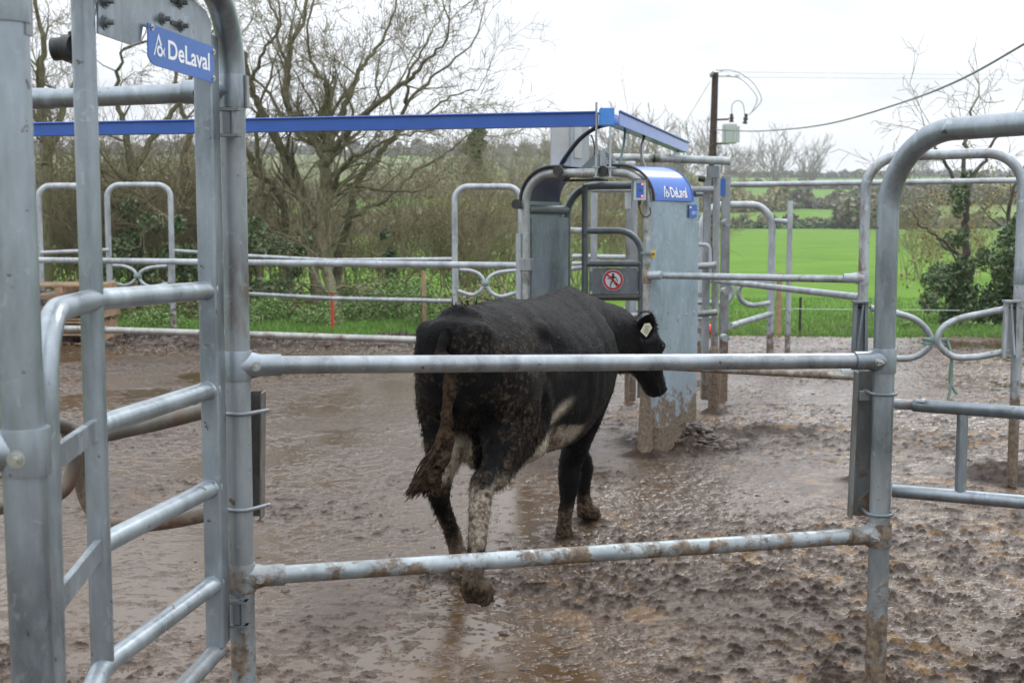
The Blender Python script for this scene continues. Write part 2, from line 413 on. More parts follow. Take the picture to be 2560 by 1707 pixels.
th = .60 - .10*rough_mask
lump = sstep(0, .05, clod - th)*(.45 + .9*(cl2 - .3)); lump2 = sstep(0, .05, cl2 - (.70 - .12*rough_mask))*(.6 + fine)
Zm = .018*(base - .5) + rough_mask*(.0145*lump*(.7 + .45*fine) + .006*lump2 + .013*np.clip(rid - .80, 0, 1)/.2*cl2) + .005*rough_mask*(fine - .5) + .0022*(cl2 - .5) + .0012*(fine - .5)
dist_edge = edge_y(Xm) - Ym
Zm += .07*sstep(3.6, .8, dist_edge)*(lump + .6*lump2)*(Xm < 1.0)
def mound(cx, cy, rx, ry, h):
    d = np.exp(-(((Xm - cx)/rx)**2 + ((Ym - cy)/ry)**2)); return h*d*(.6 + .8*clod)
for a in ((1.28, 9.75, .30, .30, .16), (.97, 9.22, .12, .12, .07), (1.55, 10.1, .3, .25, .05), (1.8, 11.3, .12, .12, .05), (3.35, 8.45, .25, .3, .07), (2.28, 8.32, .10, .10, .05), (.28, 6.78, .10, .10, .022), (-.27, 6.02, .10, .10, .022), (.42, 7.12, .1, .1, .03), (-.82, 3.72, .1, .1, .03), (1.30, 4.47, .12, .12, .03), (.10, 9.55, .1, .1, .05), (2.2, 10.4, .25, .2, .03)):
    Zm += mound(*a)
tread = np.clip(rid, 0, 1)
wl = np.quantile(Zm[:, 200:950], .24)
pud = np.exp(-(((Xm + .25)/.40)**2 + ((Ym - 5.3)/.8)**2))*.007 + np.exp(-(((Xm + 1.35)/.35)**2 + ((Ym - 6.0)/.8)**2))*.008 + np.exp(-(((Xm + .1)/.5)**2 + ((Ym - 7.2)/.7)**2))*.006
Zw = Zm - pud
wet_a = sstep(.0016, -.0006, Zw - wl)
Zm = np.maximum(Zw, wl)
hg = np.clip((Zm - wl)/.022, 0, 1)
oc = sstep(.60, .67, fbm(wx*12 + 70, wy*12 + 20, 4))*sstep(.47, .60, fbm(Xm*.9 + 30, Ym*.9, 2))*(.3 + .6*sstep(-.5, 1.5, Xm))
Zm = np.where(Ym > edge_y(Xm), -.16, Zm)
grid_mesh('mud_yard', Xm, Ym, Zm, M_mud, 'structure', {'wet': wet_a, 'hgt': hg, 'ochre': oc})
# outer, plainer part of the yard beside and behind the camera
mm = MB()
for x0, x1, y0, y1 in ((-14, 16, -4, 4.14),):
    mm.add([(x0, y0, -.02), (x1, y0, -.02), (x1, y1, -.02), (x0, y1, -.02)], [(0, 1, 2, 3)])
tag(mm.build('mud_apron', M_mud), kind='structure')
# loose clods lying on the mud (nobody could count them)
def clods(name, n, sampler, smin, smax, mat, zf=lambda x, y: 0):
    V = []; Fs = []; ico = []
    t = (1 + 5**.5)/2
    iv = np.array([(-1,t,0),(1,t,0),(-1,-t,0),(1,-t,0),(0,-1,t),(0,1,t),(0,-1,-t),(0,1,-t),(t,0,-1),(t,0,1),(-t,0,-1),(-t,0,1)])/1.9
    fi = [(0,11,5),(0,5,1),(0,1,7),(0,7,10),(0,10,11),(1,5,9),(5,11,4),(11,10,2),(10,7,6),(7,1,8),(3,9,4),(3,4,2),(3,2,6),(3,6,8),(3,8,9),(4,9,5),(2,4,11),(6,2,10),(8,6,7),(9,8,1)]
    for i in range(n):
        x, y = sampler(); s = smin + (smax - smin)*rng.random()**2.5
        a = rng.random()*6.28; sc = np.array([1 + .8*rng.random(), .6 + .5*rng.random(), .25 + .3*rng.random()])*s
        v = iv*sc*(1 + 1.0*(rng.random((12, 1)) - .5)); ca, sa = math.cos(a), math.sin(a)
        vv = np.stack([v[:, 0]*ca - v[:, 1]*sa + x, v[:, 0]*sa + v[:, 1]*ca + y, v[:, 2] + s*.12 + zf(x, y)], -1)
        b = len(V)*12; V.append(vv); Fs += [(p+b, q+b, r_+b) for p, q, r_ in fi]
    me = bpy.data.meshes.new(name); me.from_pydata(np.concatenate(V).tolist(), [], Fs); me.update()
    me.polygons.foreach_set('use_smooth', [True]*len(Fs)); me.materials.append(mat)
    o = bpy.data.objects.new(name, me); COL.objects.link(o); return o
M_clod, N_, L_, B_ = newmat('mud_clod')
g = N_.new('ShaderNodeNewGeometry'); n1 = nnoise(N_, L_, 90, 5, g.outputs['Position'], .7)
c = mixc(N_, L_, rng_(N_, L_, n1, .35, .65), (.040, .027, .021), (.095, .065, .048)); L_.new(c, B_.inputs['Base Color'])
B_.inputs['Roughness'].default_value = .38; bump(N_, L_, B_, n1, .9, .012)
def samp1():
    while True:
        y = 1/(rng.uniform(1/18.5, 1/4.2)); u = rng.uniform(-.5, .5); x = u*y
        dens = .18 + .8*float(sstep(.1, 1.6, np.array(x))) + .3*float(sstep(4.6, 3.2, np.array(y)))
        if rng.random() < dens and not (abs(x - 1.9) < .8 and abs(y - 8.2) < .9 and rng.random() < .8): return x, y
tag(clods('mud_clods', 1500, samp1, .004, .020, M_clod), 'small dark clods of mud scattered all over the wet yard', 'mud', kind='stuff')
def samp2():
    a = rng.random()*6.28; r_ = rng.random()**.5; return 1.25 + .42*r_*math.cos(a) + .1, 9.72 + .36*r_*math.sin(a)
tag(clods('mud_heap', 1100, samp2, .012, .055, M_clod, lambda x, y: .17*math.exp(-((x - 1.3)/.28)**2 - ((y - 9.75)/.26)**2)), 'heap of dark mud piled at the foot of the metal machine housing', 'mud', kind='stuff')
def samp3(): x = rng.uniform(-6.5, -1.2); return x, 18.0 + 1.0*rng.random() - .4
tag(clods('mud_ridge', 700, samp3, .03, .13, M_clod), 'ridge of churned dark mud along the far left edge of the yard', 'mud', kind='stuff')

# ================================================================== foreground steelwork
Z3 = Vector((0, 0, 1))
def sleeve(c, r, h, mat, parent, name='tee_clamp', side=None, sl=.0, sr=.034):
    """vertical pipe clamp round a post, with a socket running out along side"""
    c = Vector(c); m = MB()
    m.tube([c - Z3*h/2, c - Z3*h/2 + Z3*.002, c + Z3*h/2 - Z3*.002, c + Z3*h/2], [r*.99, r, r, r*.99], 28)
    if side is not None:
        d = Vector(side).normalized()
        m.tube([c, c + d*r*1.0, c + d*(r + sl*.45), c + d*(r + sl)], [h*.46, h*.44, sr*1.04, sr], 24)
    return m.build(name, mat, parent)

# ---- left portal frame
Xn = vpost(72, 1300, 2.27); Yn = 2.27
Xf = vpost(594, 900, 3.72); Yf = 3.72
fr = thing('gate_portal', (Xf, Yf, 0), 'tall galvanised pipe portal whose thick near post fills the far left of the view', 'gate frame')
Xnt = Xn - .010
pipe('near_post', [(Xn + .004, Yn, -.05), (Xnt, Yn, 2.2)], .038, G_near, fr, 32)
dirp = Vector((Xn - Xf, Yn - Yf, 0)).normalized()
top = fillet([(Xf, Yf, 2.02), (Xf, Yf, 2.33), Vector((Xf, Yf, 2.33)) + dirp*(Vector((Xn-Xf, Yn-Yf, 0)).length - .0), (Xnt, Yn, 2.05)], .21, 14)
MB().tube(top, .0375, 32).build('arch', G_near, fr)
pipe('far_post', [(Xf, Yf, -.05), (Xf, Yf, 2.04)], .036, G_post, fr, 32)
sleeve((Xnt, Yn, 2.12), .0425, .15, G_near, fr)
MB().box((Xnt + .036, Yn + .005, 2.10), (.0045, 0, 0), (0, .016, 0), (0, 0, .075)).build('clamp_flange', G_low, fr)
zc = 1.7 - (1130-556)/F*Yn
sleeve((Xn, Yn, zc), .0425, .085, G_near, fr, side=(-1, -.15, 0), sl=.10, sr=.036)
pipe('stub_rail', [(Xn - .05, Yn - .01, zc), (Xn - .9, Yn - .15, zc - .02)], .029, G_near, fr)
bolt((Xn - .002, Yn - .043, zc - .008), (0.1, -1, 0), Zinc, fr, .012)
zx = 1.7 + (556-235)/F*Yf
sleeve((Xf, Yf, zx), .0415, .092, G_near, fr, side=(-1, .06, 0), sl=.10)
MB().box((Xf + .042, Yf + .0, zx), (.003, 0, 0), (0, .018, 0), (0, 0, .045)).build('clamp_flange', G_low, fr)
pipe('cross_rail', [(Xf - .04, Yf + .005, zx), W(60, 250, 3.9)], .0285, G_near, fr, 24)
cp_ = W(120, 247, 3.88); pipe('rail_sleeve', [cp_ - Vector((.1, 0, 0)), cp_ + Vector((0.02, 0, 0))], .0315, G_near, fr, 24)
bolt(W(494, 233, 3.68), (.2, -1, 0), Blk, fr, .010)

# ---- sorting gate hung on the far post
Xu = vpost(527, 900, 3.58); Yu = 3.60
sg = thing('sorting_gate', (Xu, Yu, 0), 'foreground galvanised gate panel with blue name plate, swung open towards the viewer', 'gate')
zt = 1.7 + 464/F*3.56; zb = 1.7 - 1088/F*3.56
MB().box((Xu, Yu, (zt + zb)/2), (.0255, 0, 0), (0, .046, 0), (0, 0, (zt - zb)/2)).build('hinge_upright', G_near, sg, bevel=.005)
Pv = W(237, 1000, 2.92); Xv, Yv = Pv.x, 2.92
Xl, Yl = vpost(116, 1300, 2.42), 2.42
pipe('upright_pipe', [(Xv, Yv, .66), (Xv, Yv, 2.35)], .0262, G_near, sg, 24)
rz = [1.512, 1.232, .953, .676, .476]
def railpt(t, z):  # along gate from the hinge upright to the upright pipe
    return Vector((Xu, Yu, z)).lerp(Vector((Xv, Yv, z)), t)
j0 = .0
loop = fillet([(Xu + .0, Yu - .02, rz[0]), (Xv - .0, Yv - .0, rz[0] + .012), (Xl, Yl + .02, rz[0] + .015), (Xl, Yl, .63), (Xv, Yv, .665), (Xu, Yu - .02, rz[3])], [.4, .15, .15, .4], 12)
MB().tube(loop, .0252, 24).build('loop_rail', G_gate, sg)
for z in rz[1:3]:
    MB().tube([railpt(0, z), railpt(.995, z)], .0252, 24).build('rail', G_gate, sg)
MB().tube([(Xu, Yu - .02, rz[4]), (Xv + .03, Yv - .1, rz[4] - .02), (Xv + .05, Yv - .5, rz[4] - .03)], .0252, 24).build('rail', G_low, sg)
for z in rz[:4]:
    p = railpt(0.055, z); q = railpt(.075, z)
    MB().tube([p - (q-p)*.8, p, q], [.034, .030, .0255], 20).build('weld', G_gate, sg)
def flatbar(z, hh):
    a = Vector((Xv + .004, Yv - .02, z)); b = Vector((Xl + .01, Yl + .02, z + .018)); d = (b - a); n = d.cross(Z3).normalized()
    return MB().box((a + b)/2, d/2, n*.008, Z3*hh)
flatbar(1.228, .0245).build('flat_bar', G_gate, sg, bevel=.002)
flatbar(.948, .0245).build('flat_bar', G_gate, sg, bevel=.002)
# plate, name plate, sensor
A2, B2 = (Xv + .03, Yv), (Xu + .028, Yu - .02)
pl = [onplane(x, y, A2, B2) for x, y in ((246, -60), (246, 84), (332, 114), (352, 104), (358, 66), (524, 116), (529, 62), (516, 28), (470, -12), (440, -60))]
nrm = Vector((B2[1]-A2[1], -(B2[0]-A2[0]), 0)).normalized()
MB().prism(pl, -nrm*.005).build('back_plate', G_near, sg)
for x, y in ((262, 4), (262, 57), (405, 48), (449, 8), (451, 66)):
    bolt(onplane(x, y, A2, B2), nrm, G_low, sg, .0125, .016)
for x, y in ((438, 4), (438, 60)):
    a = onplane(x, y, A2, B2) + nrm*.0015; e = Vector((B2[0]-A2[0], B2[1]-A2[1], 0)).normalized()
    MB().box(a, e*.028, nrm*.001, Z3*.006).build('slot', Blk, sg)
def text_outline(body, size, bold=0.0):
    cu = bpy.data.curves.new('txt', 'FONT'); cu.body = body; cu.size = size; cu.resolution_u = 4; cu.offset = bold
    cu.fill_mode = 'FRONT'
    o = bpy.data.objects.new('txt', cu); COL.objects.link(o)
    me = bpy.data.meshes.new_from_object(o.evaluated_get(bpy.context.evaluated_depsgraph_get()))
    bpy.data.objects.remove(o)
    return me
def logo_polys(h):
    """triangular drop with a small ring and a fish-tail, as on the plate"""
    tri = [(0, 0), (.10*h, .02*h), (.40*h, .78*h), (.56*h, .45*h), (.66*h, .52*h), (.42*h, 1.0*h)]
    ring = []; n = 14
    for i in range(n):
        a0, a1 = 2*math.pi*i/n, 2*math.pi*(i+1)/n
        c = (.50*h, .24*h); ro, ri = .24*h, .13*h
        ring.append([(c[0] + r_*math.cos(a), c[1] + r_*math.sin(a)) for r_, a in ((ro, a0), (ro, a1), (ri, a1), (ri, a0))])
    tail = [(.72*h, .24*h), (.92*h, .48*h), (.84*h, .24*h), (.92*h, 0)]
    return [tri, tail] + ring
def lettering(name, mapf, size, mat, parent, word='DeLaval', adv=1.0, logo=True, stretch=1.0):
    me = text_outline(word, size, size*.018); m = MB()
    x0 = .95*size if logo else 0
    m.add([mapf(x0 + v.co.x*stretch, v.co.y) for v in me.vertices], [tuple(p.vertices) for p in me.polygons])
    if logo:
        for p in logo_polys(size*.86): m.add([mapf(x, y - size*.03) for x, y in p], [tuple(range(len(p)))])
    return m.build(name, mat, parent)
e_ = Vector((B2[0]-A2[0], B2[1]-A2[1], 0)).normalized()
off = nrm*.012
sc_ = [onplane(x, y, A2, B2) + off for x, y in ((358, 58), (524, 118), (524, 208), (378, 165), (366, 156), (359, 140))]
sp_ = MB().prism(sc_, -nrm*.003).build('name_plate', SignB, sg); sp_['label'] = 'blue plate lettered DeLaval bolted across the top of the gate'
o0 = onplane(372, 136, A2, B2) + off + nrm*.0008; o1 = onplane(513, 186, A2, B2) + off
wid = (o1 - o0).dot(e_)
mte = text_outline('DeLaval', .062); tw = max(v.co.x for v in mte.vertices)
lettering('lettering', lambda x, y: o0 + e_*x*(wid/(tw + .95*.062)) + Z3*y*1.05, .062, simple('letter_sky_tint', (.80, .83, .86), .6, 0, .02), sp_)  # flat letters, pale colour painted as sky light through cut-outs
for x, y in ((368, 69), (523, 130), (523, 196)): bolt(onplane(x, y, A2, B2) + off, nrm, Zinc, sg, .0062, .004, 'rivet')
s0 = W(190, 120, 3.0)
m_ = MB(); m_.tube([s0, s0 + Vector((-.026, .01, 0)), s0 + Vector((-.030, .01, 0)), s0 + Vector((-.056, .012, -.002))], [.032, .032, .026, .027], 20)
m_.box(s0 + Vector((.0, .01, .0)), (.014, 0, 0), (0, .02, 0), (0, 0, .036)); m_.build('sensor', Blk, sg)
# hinges
for z in (1.7 + 246/F*3.66, 1.7 - 995/F*3.66):
    m_ = MB(); cx = (Xu + Xf)/2 + .022
    for dz in (-.036, .036):
        m_.box((cx - .004, 3.655, z + dz), (.034, 0, 0), (0, .014, 0), (0, 0, .004)); m_.tube([(cx + .026, 3.655, z + dz - .004), (cx + .026, 3.655, z + dz + .004)], .014, 14)
    m_.tube([(cx + .014, 3.655, z - .045), (cx + .014, 3.655, z + .045)], .0085, 12); m_.box((cx - .002, 3.652, z), (.010, 0, 0), (0, .006, 0), (0, 0, .03))
    m_.build('hinge', G_low, sg)

# ---- front barrier between the posts
Xr, Yr = vpost(2211, 860, 4.45), 4.45
fb = thing('pipe_barrier', ((Xf + Xr)/2, (Yf + Yr)/2, 0), 'two-rail pipe barrier crossing the foreground in front of the black cow', 'barrier')
pa = Vector((Xf, Yf, 0)); pb = Vector((Xr, Yr, 0)); db = (pb - pa).normalized(); nb_ = Vector((db.y, -db.x, 0))
for (yl, yr_, mt, mt2) in ((913, 901, galv('galvanised_rail', (.28, .31, .335), .07, 1.4, metal=.7, rough=.30), G_near), (1457, 1346, galv('galvanised_low_rail', (.30, .34, .36), mud=.58, ztop=1.1, rust=.1), G_mud)):
    zl = 1.7 - (yl - 556)/F*Yf; zr = 1.7 - (yr_ - 556)/F*Yr
    a = pa + Z3*zl; b = pb + Z3*zr; dd = (b - a).normalized()
    MB().tube([a + dd*.06, b - dd*.06], .0272, 28).build('rail', mt, fb)
    for q, sgn, rr in ((a, 1, .0405), (b, -1, .0425)):
        m_ = MB(); m_.tube([q - Z3*.043, q - Z3*.041, q + Z3*.041, q + Z3*.043], [rr*.985, rr, rr, rr*.985], 30)
        m_.tube([q, q + dd*sgn*.045, q + dd*sgn*.065, q + dd*sgn*.125], [.041, .038, .0325, .0325], 26)
        sl_ = m_.build('tee_clamp', mt2, fb)
        bolt(q + dd*sgn*.048 + nb_*.036, nb_, Zinc, sl_, .0105, .012 if sgn > 0 else .02)

# ---- right hand arch
ra = thing('pipe_arch', (Xr, Yr, 0), 'tall curved pipe arch at the right, nearest one, holding the barrier rails', 'gate frame')
d_ = (W(2560, 310, 3.99) - Vector((Xr, Yr, 0))); d_.z = 0; d_.normalize()
ztop = 1.7 + 243/F*4.0
pts = fillet([(Xr, Yr, .9), (Xr, Yr, ztop), Vector((Xr, Yr, ztop)) + d_*1.25, Vector((Xr, Yr, 0)) + d_*1.25], .27, 18)
MB().tube(pts, .0375, 32).build('arch', G_near, ra)
MB().tube([(Xr, Yr, -.05), (Xr - .0, Yr, .9)], .0365, 32).build('lower_post', G_post, ra)

# ---- anti-backing spring arms: channel, U bolts, curved arms
def ubolt(c, r, mat, parent, back=.05, d=(0, 1, 0)):
    c = Vector(c); d = Vector(d).normalized(); s = Vector((d.y, -d.x, 0)); pts = []
    for k in range(13):
        a = math.pi*k/12; pts.append(c + s*r*math.cos(a) - d*r*math.sin(a))
    pts = [c + s*r + d*back] + pts + [c - s*r + d*back]
    return MB().tube(pts, .006, 10).build('u_bolt', mat, parent)
def channel(c, w_, h, tilt, mat, parent, dep=.03):
    """vertical pressed-steel channel whose flanges face the viewer"""
    c = Vector(c); X_ = Vector((1, 0, 0)); up = Vector((math.sin(tilt), 0, math.cos(tilt)))
    m_ = MB(); m_.box(c + Vector((0, dep, 0)), X_*w_, Vector((0, .003, 0)), up*h)
    for s_ in (-1, 1): m_.box(c + X_*s_*(w_ - .003), X_*.003, Vector((0, dep - .0035, 0)), up*h)
    return m_.build('channel', mat, parent, bevel=.0015)
cr_ = thing('spring_arm', (Xr, Yr + .08, 0), 'rusty steel channel and curved arm clamped low on the nearest right-hand post', 'gate bracket')
zA = 1.7 - 372/F*4.53; zB = 1.7 - 750/F*4.5
channel((Xr - .022, Yr + .075, (zA+zB)/2), .060, (zA-zB)/2, R(1.2), G_chan, cr_)
for z in (1.7 - 428/F*4.45, 1.7 - 735/F*4.45): ubolt((Xr, Yr, z), .044, G_dark, cr_, .08)
MB().box((Xr - .05, Yr + .07, zA - .085), (.02, 0, 0), (0, .02, 0), (0, 0, .018)).build('latch', G_low, cr_, bevel=.003)
MB().tube(smooth_path([(Xr + .06, Yr + .09, zA - .03), W(2330, 1500, 5.0) * 1.0]), .001, 4).build('wire_end', G_low, cr_) if False else None

cl_ = thing('spring_arm', (Xf + .07, Yf + .12, 0), 'muddy curved one-way arm bracketed to the post behind the blue-plated gate', 'gate bracket')
zA2 = 1.7 - 424/F*3.80; zB2 = 1.7 - 748/F*3.80
channel((vpost(642, 1140, 3.82), 3.80, (zA2+zB2)/2), .024, (zA2-zB2)/2, R(1.6), G_chan, cl_)
for y in (1032, 1276): ubolt((Xf + .002, Yf, 1.7 - (y-556)/F*Yf), .042, G_low, cl_, .075, (.55, .85, 0))
arm = smooth_path([W(640, 1010, 3.86), W(520, 1026, 3.92), W(400, 1056, 4.0), W(300, 1078, 4.05), W(238, 1096, 4.07), W(206, 1140, 4.07), W(205, 1210, 4.07), W(236, 1282, 4.07), W(290, 1312, 4.05), W(400, 1306, 4.0), W(520, 1284, 3.92), W(640, 1262, 3.86)], 8)
MB().tube(arm, .0245, 18).build('arm', galv('muddy_arm', (.13, .12, .10), .45, 1.6, .5, metal=.3), cl_)
cl2 = thing('spring_arm', (vpost(-60, 1200, 3.3), 3.3, 0), 'dark curved one-way arm looping past the thick near left post', 'gate bracket')
arm = smooth_path([W(-80, 1272, 3.5), W(30, 1262, 3.7), W(110, 1250, 3.9), W(165, 1215, 3.97), W(186, 1150, 3.99), W(176, 1090, 3.97), W(150, 1062, 3.9), W(60, 1050, 3.75), W(-80, 1050, 3.5)], 8)
MB().tube(arm, .0245, 18).build('arm', galv('shaded_wet_arm', (.12, .12, .11), .3, 2, .5, metal=.3), cl2)  # base colour darkened for shade and wet, mud and rust over it

# ---- two-rail swing gate at the lower right
rg = thing('pipe_gate', (Xr + .05, Yr + .12, 0), 'low two-rail pipe gate running off the lower right edge', 'gate')
u0, u1 = W(2238, 1009, 4.62), W(2640, 1038, 4.33); v0, v1 = W(2232, 1226, 4.60), W(2640, 1262, 4.36)
du = (u1 - u0)
MB().tube([u0, u0 + du*.13], .0195, 20).build('inner_rail', G_mid, rg)
MB().tube([u0 + du*.118, u0 + du*.12, u1 + du], [.020, .0235, .0235], 22).build('rail', G_near, rg)
MB().tube([v0, v1 + (v1 - v0)], .0245, 22).build('rail', G_near, rg)
a = W(2407, 1028, 4.5); b = W(2396, 1240, 4.49)
MB().tube([a, (a.x, a.y, b.z)], .0195, 20).build('brace', G_near, rg)
bq = u0 + du*.165 + Z3*.022; m_ = MB().tube([bq - Z3*.006, bq + Z3*.002, bq + Z3*.004], [.024, .020, .010], 16); m_.build('boss', G_mid, rg); bolt(bq, Z3, Zinc, rg, .009, .012)

# ================================================================== rear right: arch with one-way arms
Ya = 8.3
Xa1, Xa2 = vpost(2158, 700, Ya), vpost(2541, 900, Ya - .2)
ar = thing('pipe_arch', (Xa1, Ya, 0), 'medium distance pipe arch at the right with rust stains on its left leg', 'gate frame')
zt_ = 1.7 + (556 - 394)/F*Ya
pts = fillet([(Xa1, Ya, -.02), (Xa1, Ya, zt_), (Xa2, Ya - .2, zt_ + .02), (Xa2, Ya - .2, -.02)], .22, 12)
MB().tube(pts, .0325, 22).build('arch', galv('galvanised_rust_streak', (.34, .38, .41), .35, 1.5, .5, .45), ar)
for z in (1.7 - (694-556)/F*Ya, .72):
    sleeve((Xa1, Ya, z), .036, .09, G_mid, ar, side=(-1, .1, 0), sl=.09, sr=.029)
sleeve((Xa2, Ya - .2, 1.7 - (690-556)/F*8.1), .036, .10, G_near, ar)
def onewayarm(mx, my, xa, za1, za2, xt, Y, mat, parent, px=None):
    pass
for k, (chx, pts_, lb) in enumerate((
    (2152, [(2176, 770), (2240, 783), (2290, 800), (2322, 832), (2326, 862), (2300, 886), (2262, 897), (2200, 893), (2176, 888)], 'left curved one-way arm of the pair tied with green rope'),
    (2530, [(2515, 772), (2460, 783), (2400, 796), (2362, 815), (2345, 842), (2352, 868), (2385, 892), (2430, 893), (2480, 886), (2524, 876)], 'right curved one-way arm of the pair tied with green rope'))):
    t = thing('one_way_arm', (vpost(chx, 820, Ya - .12), Ya - .12, 0), lb, 'gate arm', 'tied one-way arms under the right arch')
    Yk = Ya - .12 if k == 0 else Ya - .3
    ps = [W(x, y, Yk - .0) for x, y in pts_]
    MB().tube(smooth_path(ps, 6), .0205, 16).build('arm', G_mid, t)
    c0 = W(chx, 815, Yk - .05); X_ = Vector((1, 0, 0)); s_ = 1 if k == 0 else -1
    m_ = MB()
    for xx, wdt in ((-.034, .010), (.034, .010)): m_.prism([c0 + Vector((xx*1.0 - wdt, 0, .15)), c0 + Vector((xx + wdt, 0, .15)), c0 + Vector((xx*1.2 + wdt, 0, -.20)), c0 + Vector((xx*1.2 - wdt, 0, -.20))], (0, .03, 0))
    m_.box(c0 + Vector((0, .034, -.02)), (.045, 0, 0), (0, .003, 0), (0, 0, .17)); m_.box(c0 + Vector((0, -.0, .155)), (.055, 0, 0), (0, .035, 0), (0, 0, .006))
    m_.tube([c0 + Vector((-.02*s_, -.005, -.18)), c0 + Vector((.012*s_, -.005, .14))], .008, 8)
    m_.build('channel', G_dark if k == 0 else G_mid, t)
    ubolt(W(chx + 6, 768, Yk), .04, Blk, t, .02)
kc = W(2336, 848, Ya - .22); m_ = MB(); rp = []
for i in range(60):
    a = i*.62; rp.append(kc + Vector((.075*math.cos(a) + .006*math.sin(i*1.7), -.012 + .035*math.sin(a), .014*math.sin(i*.23) - .012 + .006*math.cos(i*2.1))))
m_.tube(smooth_path(rp, 2), .0075, 6)
m_.tube(smooth_path([kc + Vector((.07, -.03, .01)), W(2372, 868, Ya - .26), W(2378, 900, Ya - .26), W(2374, 950, Ya - .26), W(2392, 985, Ya - .26)], 6), .009, 7)
m_.tube(smooth_path([kc + Vector((.07, -.03, .0)), W(2376, 880, Ya - .28), W(2380, 940, Ya - .28), W(2370, 1000, Ya - .28)], 6), .009, 7)
tag(m_.build('rope', RopeM, None, kc), 'pale green rope knotted round two curved arms, its ends hanging', 'rope')

# ================================================================== milking-yard machine
O0 = Vector((.969, 9.2, 0)); Od = Vector((.927, -.374, 0)).normalized(); Ad = Vector((.42, .9075, 0)).normalized()
def M(o, a, z): return O0 + Od*o + Ad*a + Z3*z
mc = thing('sorting_machine', O0, 'large galvanised walk-through sorting machine with rounded blue lids, facing the cow', 'machine')
WD = .935; ZT = 2.06
MB().tube(fillet([M(0, 0, -.02), M(0, 0, ZT), M(-WD, 0, ZT), M(-WD, 0, -.02)], .21, 12), .0315, 24).build('front_arch', galv('machine_arch', (.36, .38, .375), .34, 1.6, .25, .4, moss=.7), mc)
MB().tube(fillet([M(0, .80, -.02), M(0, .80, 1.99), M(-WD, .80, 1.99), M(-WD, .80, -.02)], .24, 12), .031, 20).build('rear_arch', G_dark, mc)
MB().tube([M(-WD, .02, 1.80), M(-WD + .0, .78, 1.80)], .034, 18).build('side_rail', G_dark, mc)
def rail_m(o, a0, a1, z, r=.026, mat=G_mid): MB().tube([M(o, a0, z), M(o, a1, z)], r, 14).build('side_rail', mat, mc)
# right housing: curved panel under a barrel lid
plan = [(.008, -.01), (.036, -.008), (.062, .035), (.088, .13), (.125, .27), (.168, .43), (.205, .58)]
plan = [(p.x, p.y) for p in smooth_path([Vector((x, y, 0)) for x, y in plan], 4)]
def wallpanel(name, plan, z0, z1, mat, th=.02, sgn=-1):
    outer = [M(o, a, 0) for o, a in plan]; rows = []
    n = len(plan); inn = [M(o + sgn*th, a + .0, 0) for o, a in plan]
    m_ = MB(); zz = [z0, (z0+z1)/2, z1]
    m_.strip([[p + Z3*z for p in outer] for z in zz]); m_.strip([[p + Z3*z for p in inn] for z in zz])
    for z in (z0, z1): m_.strip([[p + Z3*z for p in outer], [p + Z3*z for p in inn]], False)
    for i in (0, -1): m_.add([outer[i] + Z3*z0, inn[i] + Z3*z0, inn[i] + Z3*z1, outer[i] + Z3*z1], [(0, 1, 2, 3)])
    return m_.build(name, mat, mc)
wallpanel('side_panel', plan, .20, 1.89, G_panel, .03)
# fixings
po = lambda a: float(np.interp(a, [q[1] for q in plan[8:]], [q[0] for q in plan[8:]]))
for a, z in ((.56, 1.80), (.43, 1.80), (.33, 1.00), (.42, 1.02), (.52, 1.03), (.5, .7), (.43, 1.70), (.56, 1.70)):
    o = po(a)
    MB().sphere(M(o, a, z), .007, 8, 5).build('rivet', Zinc, mc)
# skirt / rubber base under the panel
wallpanel('base_skirt', [(.02, .03), (.07, .03), (.11, .1), (.15, .50)], -.02, .215, galv('skirt', (.09, .08, .07), .7, 1.0, .4, .2), .03)
def lid(side, name, mat, rimmat, inner):
    o_out = .052 if side > 0 else -WD - .035
    rad = .25; sg = 1 if side > 0 else -1
    prof = []
    zc_ = 1.86
    prof.append((o_out, zc_ - .004 if side > 0 else zc_ - .02)); 
    for k in range(11):
        t = math.pi/2*k/10; prof.append((o_out - sg*rad*(1 - math.cos(t)), zc_ + .25*math.sin(t)))
    prof.append((o_out - sg*(rad + .10), zc_ + .25))
    grow = (.0, .16) if side > 0 else (0, 0)
    L0, L1 = -.02, (.45 if side > 0 else .72)
    def P_(o, z, a, th): 
        f = (a - L0)/(L1 - L0); return M(o + sg*grow[1]*f*0.9 + sg*th, a, z + th*.0)
    m_ = MB(); As = [L0 + (L1 - L0)*i/8 for i in range(9)]
    m_.strip([[P_(o, z, a, 0) for o, z in prof] for a in As]); m_.build(name, mat, mc)
    m_ = MB(); m_.strip([[P_(o, z, a, -.006) - Z3*.004 for o, z in prof] for a in As]); m_.build(name + '_shaded_inside', inner, mc)  # inner face of the lid, underside shade painted in as darker blue
    MB().tube([P_(o, z, L0, .002) for o, z in prof], .010, 10).build('rim_seal', Blk, mc)
    MB().tube([P_(o, z, L1, .002) for o, z in prof], .005, 8).build('rim_edge', mat, mc)
    return prof, P_
prof, PF = lid(1, 'lid', BlueL, Blk, BlueD)
lid(-1, 'lid', BlueL, Blk, BlueD)
# lettering bent onto the right lid
def onlid(x, s):   # x along depth, s arc height above the lid's lower edge
    z = 1.86 - .045 + s; o = .052
    if s > .045:
        t = (s - .045)/.25; o = .052 - .25*(1 - math.cos(t)); z = 1.86 + .25*math.sin(t)
    a = x; f = (a + .02)/.47
    return M(o + .144*f + .004, a, z)
lettering('lettering', lambda x, y: onlid(.10 + x, .068 + y*1.25), .086, White, mc, stretch=.72)
MB().box(onlid(.158, .135) , Ad*.008, Od*.0015, Z3*.012).build('logo_spot', Red, mc)
